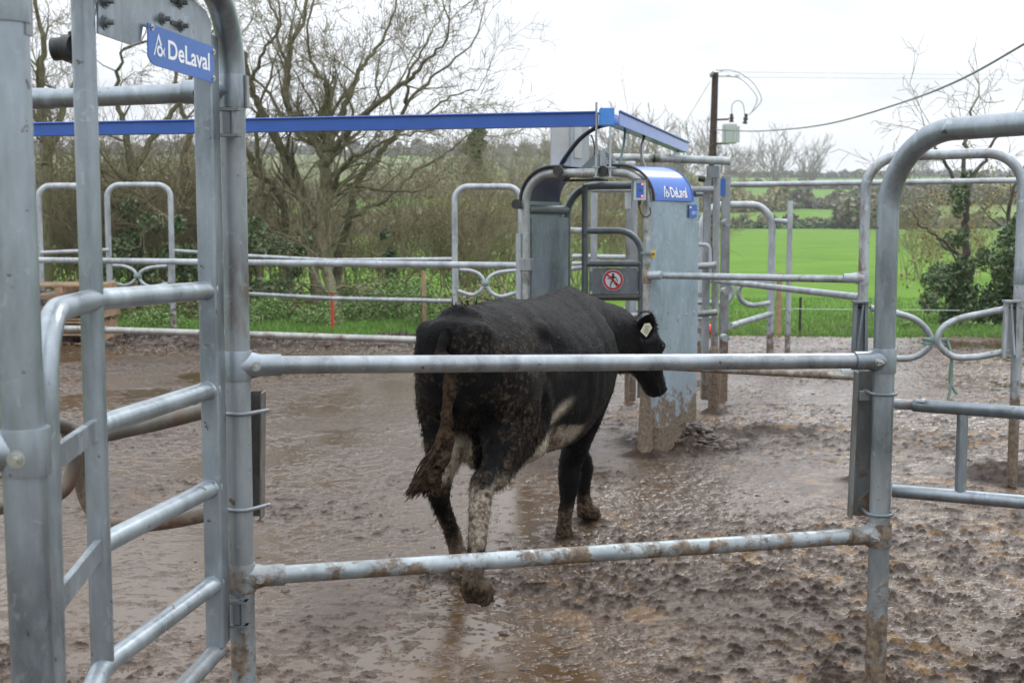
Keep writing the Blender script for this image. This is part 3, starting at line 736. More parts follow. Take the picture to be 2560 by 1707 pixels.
# small plate low on the lid's rear corner
Pd = (M(.205, .58, 0) - M(.168, .43, 0)).normalized(); c_ = M(.181, .478, 1.785) + Vector((.006, -.01, 0)); MB().box(c_, Pd*.055, Od*.002, Z3*.048).build('label_plate', SignB, mc, bevel=.001)
for i, hgt_ in enumerate((.012, .024, .012, .018)): MB().box(c_ + Pd*(-.015 + .018*i) + Od*.0035 - Z3*.012, Pd*.002, Od*.0006, Z3*hgt_*.7).build('label_mark', White, mc)
MB().box(c_ + Pd*-.042 + Od*.0035 + Z3*.028, Pd*.012, Od*.0006, Z3*.006).build('label_mark', White, mc)
# left housing
wallpanel('inner_panel', [(-WD + .03, .05), (-WD + .035, .75)], .2, 1.74, G_inner, .02)
wallpanel('inner_panel', [(-WD - .02, .05), (-WD - .02, .75)], .2, 1.86, G_panel, .02)
MB().tube([M(-WD - .045, -.02, 1.62), M(-WD - .045, -.02, .3)], .024, 14).build('hinge_pipe', G_mid, mc)
MB().box(M(-WD - .0, -.01, 1.39), Od*.055, Ad*.03, Z3*.045).build('rail_bracket', G_post, mc, bevel=.003)
for (o, z) in ((-WD*.70, 2.075), (-WD*.335, 2.07), (-WD - .045, 1.835)):
    MB().tube([M(o, -.055, z), M(o, .8 if z > 2 else .05, z - .01)], .030, 16).build('tie_pipe', G_moss, mc)
    MB().tube([M(o, -.075, z), M(o, -.05, z)], [.037, .037], 18).build('end_cap', Blk, mc)
# control box with two lit lamps on the front right leg
cb = M(-.03, -.09, 1.7 + (556 - 476)/F*9.1)
fx = Vector((1, .02, 0)).normalized(); fy = Vector((.02, -1, 0)).normalized()
MB().box(cb, fx*.046, fy*.025, Z3*.072).build('control_box', GreyP, mc, bevel=.004)
MB().prism([cb + fx*s*.054 + fy*b_ + Z3*h_ for s, b_, h_ in ((-1, -.03, .078), (-1, .045, .078), (1, .045, .078), (1, -.03, .078))], Z3*.004).build('control_box_hood', G_dark, mc)
for s in (-1, 1): MB().prism([cb + fx*s*.052 + fy*-.03 + Z3*.078, cb + fx*s*.052 + fy*.035 + Z3*.078, cb + fx*s*.052 + fy*.02 - Z3*.08, cb + fx*s*.052 - fy*.0 - Z3*.13, cb + fx*s*.052 - fy*.03 - Z3*.1], fx*.004*s).build('control_box_cheek', G_mid, mc)
MB().box(cb + fy*.0265, fx*.026, fy*.0012, Z3*.052).build('key_pad', SignB, mc)
for z in (.042, -.042): MB().sphere(cb + fy*.029 + fx*.016 + Z3*z, .0065, 10, 6).build('lamp', Led, mc)
for z in (.02, -.006, -.028): MB().box(cb + fy*.0285, fx*.012, fy*.0006, Z3*.007).build('key', simple('key_blue', (.08, .22, .30), .4), mc)
MB().tube(smooth_path([cb - Z3*.075, cb - Z3*.11 + fx*.0, cb - Z3*.16 + fx*.012, cb - Z3*.19 + fx*.045, cb - Z3*.165 + fx*.08, cb - Z3*.12 + fx*.075], 6), .0045, 8).build('cable', Blk, mc)
MB().tube([cb - Z3*.072, cb - Z3*.10], .012, 10).build('cable_gland', Blk, mc)
# latch bracket, warning sticker and clamp on the same leg
lb = M(.02, -.045, 1.7 - (612-556)/F*9.15); MB().box(lb, fx*.02, fy*.02, Z3*.05).build('latch_bracket', G_mid, mc, bevel=.003)
MB().box(lb - Z3*.055, fx*.05, fy*.035, Z3*.005).build('latch_plate', G_post, mc)
wy = M(.055, -.03, 1.7 - (633-556)/F*9.15); MB().box(wy, fx*.017, fy*.001, Z3*.026).build('warning_sticker', Yel, mc)
MB().prism([wy + fy*.002 + fx*x + Z3*z for x, z in ((-.008, -.008), (.008, -.008), (0, .010))], fy*.0006).build('warning_mark', Blk, mc)
sleeve(M(0, 0, 1.7 - (690-556)/F*9.2), .036, .10, galv('rusty_clamp', (.36, .33, .29), .5, 2, .5, .4), mc)
MB().tube([M(0, 0, .02), M(0, 0, .55)], [.06, .036], 18).build('muddy_foot', Brown, mc)
# interior gate with the round no-walking sign
ig = thing('inner_gate', W(1465, 700, 10.2)*1, 'small dark loop gate inside the machine carrying the round no-walking sign', 'gate')
ig.location.z = 0; Yg = 10.2
gp = lambda x, y: W(x, y, Yg)
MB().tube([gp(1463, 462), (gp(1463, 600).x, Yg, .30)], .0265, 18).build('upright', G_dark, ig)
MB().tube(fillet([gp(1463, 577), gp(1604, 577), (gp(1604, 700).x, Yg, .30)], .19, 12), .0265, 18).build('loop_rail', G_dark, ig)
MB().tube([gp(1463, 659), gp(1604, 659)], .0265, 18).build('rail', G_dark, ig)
MB().tube([gp(1463, 743), gp(1604, 743)], .0265, 18).build('rail', galv('dark_rail', (.10, .10, .09), .3, 1.4), ig)  # lower rail has a darker base colour than the others
c_ = gp(1537, 703); MB().box(c_, (.205, 0, 0), (0, .004, 0), (0, 0, .105)).build('sign_board', galv('board', (.20, .23, .25), .2, 1.5, metal=.4), ig, bevel=.003)
for x, z in ((-.19, .09), (.19, .09), (-.19, -.09), (.19, -.09)): MB().tube([c_ + Vector((x, -.002, z)), c_ + Vector((x, -.010, z))], .012, 8).build('board_clip', GreyL, ig)
sc0 = gp(1532, 700) + Vector((0, -.022, 0)); 
def disc(name, c, r, r2, y, mat, par):
    m_ = MB(); n = 40
    if r2 == 0: m_.tube([c + Vector((0, y + .002, 0)), c + Vector((0, y, 0))], r, n)
    else:
        m_.strip([[c + Vector((rr*math.cos(2*math.pi*k/n), yy_, rr*math.sin(2*math.pi*k/n))) for k in range(n)] for rr, yy_ in ((r, y + .001), (r, y), (r2, y), (r2, y + .001))], False, True)
    return m_.build(name, mat, par)
sgn_ = disc('round_sign', sc0, .083, 0, 0, White, ig); sgn_['label'] = 'round red and white sign with a crossed-out walking figure'
disc('ring', sc0, .079, .062, -.0015, Red, sgn_)
ctr = sc0 + Vector((0, -.001, 0)); mfig = MB()
def seg2(m_, a, b, w1, w2, y):
    a = Vector((a[0], 0, a[1])); b = Vector((b[0], 0, b[1])); d = (b - a).normalized(); n = Vector((-d.z, 0, d.x))
    m_.prism([ctr + Vector((0, y, 0)) + q for q in (a + n*w1, b + n*w2, b - n*w2, a - n*w1)], (0, -.0008, 0))
mfig.tube([ctr + Vector((0, 0, .045)), ctr + Vector((0, -.0012, .045))], .010, 14)
seg2(mfig, (0, .034), (-.002, -.005), .012, .009, 0); seg2(mfig, (-.006, .030), (-.030, .012), .004, .0035, 0); seg2(mfig, (-.030, .012), (-.044, .010), .0035, .003, 0)
seg2(mfig, (.008, .030), (.030, .010), .004, .0035, 0); seg2(mfig, (.030, .010), (.036, -.010), .0035, .003, 0)
seg2(mfig, (-.004, -.004), (-.018, -.030), .006, .005, 0); seg2(mfig, (-.018, -.03), (-.020, -.056), .005, .004, 0)
seg2(mfig, (.003, -.004), (.018, -.030), .006, .005, 0); seg2(mfig, (.018, -.03), (.034, -.050), .005, .004, 0)
mfig.build('figure', Blk, sgn_)
m_ = MB(); seg2(m_, (-.048, .045), (.048, -.045), .0075, .0075, -.0022); m_.build('slash', Red, sgn_)

# cabinet above the left housing
cab = thing('control_cabinet', M(-.62, .35, 2.1), 'grey control cabinet with pale door panels standing on top of the machine', 'cabinet')
cc_ = W(1425, 364, 9.85); cc_.z = 2.31; AW, AD_, AH = .085, .19, .205
MB().box(cc_, Od*AW, Ad*AD_, Z3*AH).build('casing', GreyP, cab, bevel=.012)
MB().box(cc_ - Ad*(AD_ + .004), Od*(AW*.82), Ad*.003, Z3*(AH*.90)).build('door', GreyL, cab, bevel=.003)
MB().box(cc_ + Od*(AW + .003) - Ad*.06, Od*.003, Ad*.075, Z3*(AH*.62) ).build('side_door', GreyL, cab, bevel=.003)
MB().box(cc_ - Z3*(AH + .012), Od*(AW*1.15), Ad*(AD_*1.05), Z3*.010).build('drip_tray', GreyL, cab, bevel=.003)
MB().tube([cc_ - Z3*AH - Ad*.05, cc_ - Z3*(AH + .09) - Ad*.05], .02, 12).build('stand', G_dark, cab)
MB().box(cc_ - Z3*(AH + .085) + Ad*.02 + Od*.12, Od*.16, Ad*.05, Z3*.008).build('shelf', Blk, cab)
mt_ = thing('drive_unit', M(-.18, .2, 2.09), 'small finned grey drive housing on top of the front arch', 'motor')
p0 = W(1500, 415, 9.45); p0.z = 2.09
MB().prism([p0 + fx*x + Z3*z for x, z in ((0, 0), (.0, .13), (.02, .145), (.075, .13), (.115, .07), (.115, 0))], Vector((0, .12, 0))).build('housing', G_mid, mt_)
for i in range(4): MB().box(p0 + fx*(.06 + .008*i) + Z3*(.105 - .022*i) - Vector((0, .004, 0)), fx*.022 + Z3*-.012, Vector((0, .002, 0)), Z3*.003).build('fin', Blk, mt_)
MB().prism([p0 + fx*x + Z3*z for x, z in ((-.16, -.01), (-.05, .10), (-.005, .11), (-.005, -.01))], Vector((0, .08, 0))).build('bracket', G_dark, mt_)

# blue cable tray on its rods
Yb = 9.3; zb_ = 1.7 + (556-297)/F*Yb
ct = thing('cable_tray', W(1500, 297, Yb), 'long bright blue steel cable tray bridging the yard at head height', 'cable tray')
Pc = W(1508, 297, Yb); Pl = W(-260, 324, 10.75); Pl.z = Pc.z + .0; Pe = W(1708, 362, 12.35); Pe.z = Pc.z - .03
Pk = W(1536, 295, Yb - .06)
def beam(a, b, hw, hh, name, mat=Blue):
    d = (b - a); n = Vector((d.y, -d.x, 0)).normalized(); m_ = MB()
    m_.box((a+b)/2 + n*hw, d/2, n*.003, Z3*hh); m_.box((a+b)/2 - n*hw, d/2, n*.003, Z3*hh)
    m_.box((a+b)/2 - Z3*(hh - .0035), d/2, n*(hw - .0035), Z3*.003)
    for s in (-1, 1): m_.box((a+b)/2 + n*s*(hw + .006) + Z3*(hh + .0015), d/2, n*.010, Z3*.0015)
    m_.tube([a - n*hw*0 + n*(hw + .012) + Z3*(hh - .001), b + n*(hw + .012) + Z3*(hh - .001)], .008, 8)
    m_.tube([a - n*(hw + .012) + Z3*(hh - .001), b - n*(hw + .012) + Z3*(hh - .001)], .008, 8)
    return m_.build(name, mat, ct)
beam(Pl, W(1493, 299, Yb), .05, .049, 'long_tray')
MB().box((Pk.x - .050, Yb + .02, Pc.z + .012), (.052, 0, 0), (0, .06, 0), (0, 0, .062)).build('corner_piece', simple('blue_lighter', (.05, .22, .60), .35, 0, .05), ct, bevel=.004)
beam(Vector((Pk.x - .004, Pk.y + .09, Pc.z + .006)), Pe, .045, .049, 'end_tray', BlueL)
MB().box(W(1408, 283, 9.4) , (.10, 0, 0), (0, .05, 0), (0, 0, .006)).build('cover_strip', simple('teal_strip', (.02, .10, .11), .4), ct)
for x, yt, Yk in ((1491, 256, Yb - .06), (1526, 318, Yb - .06)):
    a = W(x, yt, Yk); MB().tube([a, (a.x, a.y, 2.03)], .0085, 10).build('hanger_rod', G_mid, ct)
    b = Vector((a.x, a.y, 2.075)); MB().box(b + Z3*.02, (.026, 0, 0), (0, .02, 0), (0, 0, .004)).build('rod_plate', G_mid, ct); MB().box(b - Z3*.05, (.02, 0, 0), (0, .02, 0), (0, 0, .004)).build('rod_plate', G_mid, ct)
a = W(1694, 372, 12.2); MB().tube([a, a - Z3*.16], .02, 10).build('hanger_rod', G_mid, ct)
def hose(px, r, mat, lab, nm='hose'):
    ps = smooth_path([W(*q) for q in px], 7); return tag(MB().tube(ps, r, 10).build(nm, mat, None, ps[0]), lab, nm)
hose([(1400, 416, 9.7), (1418, 388, 9.6), (1450, 348, 9.5), (1490, 320, 9.4), (1530, 309, 9.4)], .017, Blk, 'thick black hose arching from the grey cabinet up to the blue tray')
hose([(1563, 325, 9.9), (1558, 370, 9.8), (1547, 418, 9.6)], .010, simple('teal_cable', (.01, .07, .08), .4), 'thin dark teal cable dropping from the blue tray', 'cable')
hose([(1611, 342, 10.4), (1604, 370, 10.2), (1606, 400, 9.9), (1614, 424, 9.7)], .013, Blk, 'black cable bowing from the sloping blue tray down to the lid', 'cable')
hose([(1478, 338, 9.8), (1483, 352, 9.8), (1487, 375, 9.8), (1485, 388, 9.8)], .006, Blk, 'short loose wire hanging beside the grey cabinet', 'cable')

# ---- rear frames beyond the machine
rf = thing('rear_frame', (vpost(1788, 800, 11.4), 11.4, 0), 'pair of mud-caked tall posts behind the machine with a cross pipe on top', 'gate frame')
Xq = vpost(1787, 800, 11.4); Xs = vpost(1810, 800, 12.2)
MB().tube(fillet([(Xq, 11.4, -.02), (Xq, 11.4, 2.24), (Xq + .30, 13.2, 2.24)], .2, 8), .0315, 18).build('post', G_mud, rf)
MB().box((vpost(1767, 700, 11.5), 11.55, 1.1), (.03, 0, 0), (0, .04, 0), (0, 0, 1.0)).build('square_post', G_mid, rf, bevel=.004)
MB().box((Xs, 12.2, 1.06), (.038, 0, 0), (0, .04, 0), (0, 0, 1.08)).build('square_post', G_mud, rf, bevel=.004)
MB().tube([W(1535, 394, 11.9), W(1640, 396, 11.6), W(1828, 403, 11.3)], .036, 16).build('top_pipe', G_moss, rf)
MB().tube([W(1528, 413, 11.2), W(1588, 413, 11.2)], .034, 16).build('top_pipe', G_moss, rf)
for x in (1636, 1656, 1676, 1700): a = W(x, 397, 11.6); MB().tube([a - Vector((.012, 0, 0)), a + Vector((.002, 0, 0))], .040, 12).build('cable_tie', Blk, rf)
MB().box(W(1692, 400, 11.55), (.02, 0, 0), (0, .03, 0), (0, 0, .065)).build('strap', G_mid, rf)
for z in (1.7 + .0, 1.06, .62):
    MB().tube([(Xs - .02, 12.12, z), (Xs - .02, 11.95, z)], .034, 12).build('pipe_end', G_mid, rf)
MB().tube([(Xq, 11.4, .0), (Xq, 11.38, .25), (Xq - .01, 11.38, .42), (Xq, 11.4, .60)], [.05, .055, .085, .034], 14).build('mud_crust', Brown, rf)
MB().box((vpost(1809, 465, 12.1), 12.14, 2.03), (.024, 0, 0), (0, .004, 0), (0, 0, .08)).build('label_plate', SignB, rf)
MB().box(W(1782, 430, 11.3), (.05, 0, 0), (0, .03, 0), (0, 0, .05)).build('clamp', G_dark, rf)
MB().tube([W(1746, 446, 11.3), W(1762, 449, 11.3)], .025, 12).build('sensor', Blk, rf)
def prail(pts, r, mat, parent, name='rail', bend=None): 
    ps = [W(*q) for q in pts]
    if bend: ps = fillet(ps, bend, 8)
    return MB().tube(ps, r, 14).build(name, mat, parent)
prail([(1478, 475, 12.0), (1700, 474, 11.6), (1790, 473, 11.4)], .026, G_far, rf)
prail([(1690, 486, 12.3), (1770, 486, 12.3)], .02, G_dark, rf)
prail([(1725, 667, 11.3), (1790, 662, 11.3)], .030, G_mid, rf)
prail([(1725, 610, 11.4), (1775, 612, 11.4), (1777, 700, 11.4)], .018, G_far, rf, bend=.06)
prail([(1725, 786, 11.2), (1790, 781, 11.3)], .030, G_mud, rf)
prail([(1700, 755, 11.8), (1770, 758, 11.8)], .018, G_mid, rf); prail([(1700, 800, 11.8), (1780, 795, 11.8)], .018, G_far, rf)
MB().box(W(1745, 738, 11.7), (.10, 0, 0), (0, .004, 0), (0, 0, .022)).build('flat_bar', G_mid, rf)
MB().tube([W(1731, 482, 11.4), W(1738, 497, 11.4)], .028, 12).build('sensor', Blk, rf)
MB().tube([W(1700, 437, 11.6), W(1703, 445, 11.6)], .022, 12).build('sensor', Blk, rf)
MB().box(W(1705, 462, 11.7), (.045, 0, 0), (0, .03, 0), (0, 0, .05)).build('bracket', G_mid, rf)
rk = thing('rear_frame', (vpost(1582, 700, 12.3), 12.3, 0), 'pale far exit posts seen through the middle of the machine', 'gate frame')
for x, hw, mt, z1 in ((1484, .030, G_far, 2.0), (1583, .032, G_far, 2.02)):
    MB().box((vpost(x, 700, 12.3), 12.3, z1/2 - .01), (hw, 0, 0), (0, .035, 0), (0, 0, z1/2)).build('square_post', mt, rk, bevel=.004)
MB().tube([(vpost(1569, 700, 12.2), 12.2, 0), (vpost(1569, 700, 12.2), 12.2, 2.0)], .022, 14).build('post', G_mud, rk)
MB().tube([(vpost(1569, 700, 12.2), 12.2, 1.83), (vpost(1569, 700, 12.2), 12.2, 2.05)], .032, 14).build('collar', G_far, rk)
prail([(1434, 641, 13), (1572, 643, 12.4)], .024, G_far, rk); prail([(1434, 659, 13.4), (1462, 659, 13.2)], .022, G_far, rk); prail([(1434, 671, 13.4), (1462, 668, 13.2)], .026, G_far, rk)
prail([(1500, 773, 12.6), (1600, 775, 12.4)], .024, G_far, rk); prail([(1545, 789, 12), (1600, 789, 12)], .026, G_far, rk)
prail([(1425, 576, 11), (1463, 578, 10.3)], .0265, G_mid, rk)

# far right arch with loop arms beyond
fa = thing('pipe_arch', (vpost(1930, 800, 15.6), 15.6, 0), 'far pipe arch in front of the green field, just right of the machine', 'gate frame')
X1, X2 = vpost(1752, 700, 15.4), vpost(1928, 700, 15.6); zf_ = 1.7 + (556-512)/F*15.5
MB().tube(fillet([(X1, 15.4, 0), (X1, 15.4, zf_), (X2, 15.6, zf_), (X2, 15.6, 0)], .28, 10), .044, 16).build('arch', G_far, fa)
prail([(1938, 552, 15.6), (1976, 554, 15.5)], .030, G_far, fa, 'link_bar')
prail([(1825, 815, 14.5), (1928, 784, 15.6)], .036, G_mid, fa)
sp1 = [W(x, y, 15.4) for x, y in ((1925, 757), (1880, 763), (1855, 752), (1846, 730), (1855, 712), (1880, 706), (1925, 706))]
MB().tube(smooth_path(sp1, 6), .030, 12).build('loop_arm', G_mid, fa)
sp1 = [W(x, y, 15.0) for x, y in ((1770, 756), (1810, 758), (1828, 742), (1830, 722), (1818, 708), (1770, 700))]
MB().tube(smooth_path(sp1, 6), .030, 12).build('loop_arm', G_mid, fa)
fp = tag(MB().tube([(vpost(1972, 700, 15.5), 15.5, 0), (vpost(1972, 700, 15.5), 15.5, 1.7 + 54/F*15.5)], .032, 14).build('pipe_post', G_far, None, (vpost(1972, 700, 15.5), 15.5, 0)), 'thin straight free-standing pipe post right of the far arch', 'post')

# ---- fences
def fence(lab, rails, cat='fence', name='pipe_fence', posts=()):
    a = W(*rails[0][0][0]); t = thing(name, (a.x, a.y, 0), lab, cat)
    for pts, r, mt in rails: prail(pts, r, mt, t)
    for x, py, Y, z1, r, mt in posts:
        MB().tube([(vpost(x, py, Y), Y, -.03), (vpost(x, py, Y), Y, z1)], r, 14).build('post', mt, t)
    return t
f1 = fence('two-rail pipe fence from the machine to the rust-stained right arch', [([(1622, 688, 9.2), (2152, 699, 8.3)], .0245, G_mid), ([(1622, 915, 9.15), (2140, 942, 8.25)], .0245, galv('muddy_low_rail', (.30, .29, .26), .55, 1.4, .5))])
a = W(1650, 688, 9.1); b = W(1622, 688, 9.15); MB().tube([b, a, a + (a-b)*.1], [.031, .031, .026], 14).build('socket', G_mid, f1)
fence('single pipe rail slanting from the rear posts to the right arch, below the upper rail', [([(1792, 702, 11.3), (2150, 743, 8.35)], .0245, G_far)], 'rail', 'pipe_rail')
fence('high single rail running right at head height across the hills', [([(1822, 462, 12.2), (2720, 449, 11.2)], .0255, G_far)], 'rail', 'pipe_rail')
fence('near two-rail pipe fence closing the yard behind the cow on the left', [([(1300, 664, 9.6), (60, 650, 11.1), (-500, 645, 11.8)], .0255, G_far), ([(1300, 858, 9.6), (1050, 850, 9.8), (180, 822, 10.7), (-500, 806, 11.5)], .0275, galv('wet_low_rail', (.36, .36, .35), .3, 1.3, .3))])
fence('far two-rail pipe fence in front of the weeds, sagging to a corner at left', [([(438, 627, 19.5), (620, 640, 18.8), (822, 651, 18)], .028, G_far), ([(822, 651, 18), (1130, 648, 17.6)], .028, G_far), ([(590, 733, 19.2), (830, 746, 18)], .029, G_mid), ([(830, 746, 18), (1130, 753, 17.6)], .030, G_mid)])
def arch(lab, xa, xb, ytop, Y, r, mat, arms=True):
    x1, x2 = vpost(xa, 600, Y), vpost(xb, 600, Y); t = thing('pipe_arch', (x1, Y, 0), lab, 'gate frame', 'far pipe arches on the left')
    z = 1.7 + (556-ytop)/F*Y
    MB().tube(fillet([(x1, Y, -.03), (x1, Y, z), (x2, Y, z), (x2, Y, -.03)], .19, 9), r, 16).build('arch', mat, t)
    if arms:
        s = (xb - xa)/166
        for sg_ in (0, 1):
            q = [(12, 672), (40, 674), (62, 684), (73, 700), (70, 716), (56, 730), (38, 734), (8, 724)] if not sg_ else [(155, 673), (112, 678), (90, 688), (81, 702), (84, 718), (96, 732), (118, 738), (156, 728)]
            q = [(xa + s*x, 672 + (y - 672)*arms[1] + arms[0]) for x, y in q]
            MB().tube(smooth_path([W(x, y, Y - .05) for x, y in q], 5), .026, 10).build('loop_arm', mat, t)
        for xx in (xa, xb):
            sg_ = 1 if xx == xa else -1
            MB().prism([W(xx + sg_*a_, b_ + arms[0], Y - .06) for a_, b_ in ((-3, 665), (9, 665), (9*1, 715), (-3, 715))], (0, .04, 0)).build('channel', G_mid, t)
        c0 = W(xa + s*77, 672 + 34*arms[1] + arms[0], Y - .05); MB().tube([c0 - Vector((.05, .0, 0)), c0 + Vector((.05, 0, 0))], .04, 10).build('tie', RopeM, t)
    return t
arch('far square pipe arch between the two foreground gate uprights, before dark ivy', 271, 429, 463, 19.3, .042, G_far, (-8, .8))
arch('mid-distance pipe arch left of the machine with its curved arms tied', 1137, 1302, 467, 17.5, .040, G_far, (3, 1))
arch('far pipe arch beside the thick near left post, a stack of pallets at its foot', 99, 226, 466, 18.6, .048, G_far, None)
fence('short rails and stub post by the pallets at the far left', [([(100, 632, 18.5), (270, 625, 19.2)], .028, G_far), ([(100, 737, 18.3), (270, 724, 19.0)], .028, G_far)], 'fence')

# pallets
def pallet(loc, lab, rot=0.05):
    t = thing('pallet', loc, lab, 'pallet', 'stacked wooden pallets'); c = Vector(loc)
    ex = Vector((math.cos(rot), math.sin(rot), 0)); ey = Vector((-ex.y, ex.x, 0))
    for i in range(5): MB().box(c + Z3*.132 + ey*(-.45 + .22*i), ex*.6, ey*.05, Z3*.011).build('deck_board', Wood, t)
    for i in range(3):
        MB().box(c + Z3*.065 + ex*(-.54 + .54*i), ex*.05, ey*.5, Z3*.05).build('bearer', Wood, t)
    for s in (-1, 1): MB().box(c + Z3*.004 + ey*s*.45, ex*.6, ey*.05, Z3*.009).build('base_board', Wood, t)
    return t
xp = vpost(165, 750, 18.2)
for i, lab in enumerate(('bottom wooden pallet of the stack at the far left', 'wooden pallet second from the bottom of the far left stack', 'middle wooden pallet in the far left stack', 'wooden pallet second from the top of the far left stack', 'topmost wooden pallet on the far left stack')):
    pallet((xp + .03*(-1)**i, 18.2, .02 + .17*i), lab, .04*i - .06)

# electric fence bits and markers in the field edge
def stake(px, py, Y, h, r, mat, lab, cat='stake', lean=0):
    x = vpost(px, py, Y); g_ = Hs(x, Y) if Y > 19 else 0
    return tag(MB().tube([(x, Y, g_ - .05), (x + lean, Y, g_ + h)], r, 10).build('stake', mat, None, (x, Y, g_)), lab, cat)
stake(831, 770, 20.2, .56, .026, simple('red_tape', (.45, .04, .03), .5, 0, .3, 30), 'red-painted stake at the foot of the big bare tree')
stake(1060, 760, 20.5, .9, .035, Wood, 'pale wooden stake among green weeds left of the cow')
stake(2000, 800, 19.8, .55, .02, Blk, 'short black electric fence stake at the field edge')
stake(1947, 800, 19.6, .95, .045, Wood, 'weathered wooden stake behind the far arch leg')
tag(MB().tube([W(1942, 772, 19.6), W(2400, 776, 19.8)], .006, 6).build('fence_wire', simple('white_wire', (.5, .52, .5), .5), None, W(1942, 772, 19.6)), 'thin electric fence wire strung across the field edge', 'wire')
tag(MB().tube(smooth_path([W(560, 722, 20.5), W(830, 733, 20.2), W(1080, 742, 20.4)], 5), .010, 6).build('fence_wire', BarkD, None, W(560, 722, 20.5)), 'dark slack wire strung through the weeds on the left', 'wire')
x_ = vpost(1768, 655, 19); tag(MB().sphere((vpost(1768, 830, 19.2), 19.2, .10), (.10, .08, .09), 12, 8).build('marker_buoy', RedPl, None, (vpost(1768, 830, 19.2), 19.2, 0)), 'small red plastic marker on the ground behind the muddy posts', 'marker')

# ================================================================== power pole
Yp = 40.0; xp_ = vpost(1785, 300, Yp); zg = Hs(xp_, Yp)
pp = thing('utility_pole', (xp_, Yp, zg), 'dark wooden utility pole with a grey transformer rising behind the machine', 'utility pole')
ztp = W(1786, 182, Yp).z
MB().tube([(xp_ - .10, Yp, zg - .2), (xp_ + .02, Yp, ztp)], [.14, .10], 16).build('pole', PoleW, pp)
cp2 = Vector((xp_ + .02, Yp, ztp))
MB().prism([cp2 + Vector(q) for q in ((-.22, -.5, -.22), (-.12, -.5, -.14), (.03, .5, .05), (-.10, .5, -.05))], (0, 0, .07)).build('crossarm', simple('arm_green', (.08, .10, .06), .8), pp)
def pw(x, y): return W(x, y, Yp)
tr = MB(); c0 = pw(1824, 335); tr.box(c0, (.20, 0, 0), (0, .2, 0), (0, 0, .30)); tro = tr.build('transformer', GreyP, pp, bevel=.03)
for dx in (-.23, -.13, .13, .24): MB().box(c0 + Vector((dx, -.21, -.03)), (.035, 0, 0), (0, .03, 0), (0, 0, .25)).build('cooling_fin', GreyP, tro)
for x0, y0, x1, y1 in ((1829, 306, 1829, 285), (1862, 310, 1866, 285)):
    a, b = pw(x0, y0), pw(x1, y1); MB().tube([a + (b-a)*t for t in (0, .2, .21, .4, .41, .6, .61, .8, .81, 1)], [.07, .07, .05, .05, .075, .075, .05, .05, .06, .04], 12).build('insulator', BarkD, tro)
for y in (300, 360): a = pw(1790, y); MB().tube([a, a + Vector((.4, 0, .02))], .03, 8).build('bracket', BarkD, pp)
for pts_ in ([(1829, 287), (1831, 262), (1845, 252), (1858, 262), (1862, 290)], [(1788, 176), (1835, 178), (1880, 205), (1903, 245), (1895, 265), (1872, 288)], [(1788, 190), (1845, 195), (1880, 225), (1893, 250), (1880, 280)], [(1774, 385), (1768, 330), (1772, 300), (1782, 296)]):
    MB().tube(smooth_path([pw(*q) for q in pts_], 6), .012, 5).build('jumper_wire', WireM, pp)
for x0 in (1800, 1815, 1838): a = pw(x0, 190 if x0 > 1810 else 177); MB().tube([a, a + Vector((.12, 0, .01))], .03, 6).build('insulator', GreyP, pp)
tag(MB().tube(smooth_path([W(1786, 325, 40), W(1900, 328, 36), W(2060, 312, 31), W(2240, 262, 26), W(2400, 200, 22), W(2600, 88, 18)], 10), .018, 6).build('power_cable', WireM, None, W(1786, 325, 40)), 'thick sagging overhead cable sweeping up to the right edge', 'cable')
for y0, y1, lab in ((180, 190, 'upper of two thin overhead lines leading right from the pole top'), (193, 200, 'lower of two thin overhead lines leading right from the pole top')):
    tag(MB().tube([W(1795, y0, 40), W(2700, y1, 70)], .010, 4).build('power_line', simple('faint_wire', (.5, .52, .54), .6), None, W(1795, y0, 40)), lab, 'wire')
tag(MB().tube([W(1775, 205, 40), W(1690, 345, 55)], .012, 4).build('stay_wire', simple('faint_wire2', (.5, .52, .54), .6), None, W(1690, 345, 55)), 'thin stay wire slanting down left from the pole top', 'wire')
# ================================================================== the cow
T0 = Vector((-.266, 5.50, 0)); Hd = Vector((.42, .9075, 0)).normalized(); Rt = Vector((Hd.y, -Hd.x, 0))
def Cw(s, r, z): return T0 + Hd*s + Rt*r + Z3*z
def Wc(px, py, Y): return W(px, py, Y)
cow_b = MB()
def ring(c, fx_, up_, a, bt, bb, n=24, p=2.3, sq=0.):
    """closed ring: half width a, top half height bt, bottom half height bb"""
    out = []
    for k in range(n):
        t = 2*math.pi*k/n; ct, st = math.cos(t), math.sin(t)
        x = math.copysign(abs(ct)**(2/p), ct)*a; y = math.copysign(abs(st)**(2/p), st)*(bt if st > 0 else bb)
        if st > 0: x *= (1 - sq*abs(st)**1.5)
        out.append(c + fx_*x + up_*y)
    return out
def loft(rings):
    m_ = cow_b; m_.strip(rings, True, True); m_.add(rings[0], [tuple(range(len(rings[0])))]); m_.add(rings[-1], [tuple(reversed(range(len(rings[-1]))))])
body = [ # s, z centre, half width, up, down, top pinch
 (-.045, 1.15, .09, .10, .12, .0), (-.02, 1.14, .165, .145, .20, .10), (.04, 1.12, .205, .18, .26, .22), (.14, 1.10, .235, .215, .30, .30), (.28, 1.08, .262, .255, .36, .24),
 (.42, 1.05, .272, .285, .38, .22), (.52, 1.03, .285, .312, .37, .14), (.62, 1.01, .290, .325, .38, .36), (.74, 1.00, .315, .325, .41, .40), (.88, .99, .335, .33, .43, .42),
 (1.02, .99, .335, .335, .43, .44), (1.14, .99, .315, .35, .41, .48), (1.26, 1.00, .285, .36, .38, .54), (1.36, 1.02, .255, .345, .36, .56), (1.46, 1.04, .21, .30, .32, .50), (1.56, 1.06, .14, .22, .22, .3)]
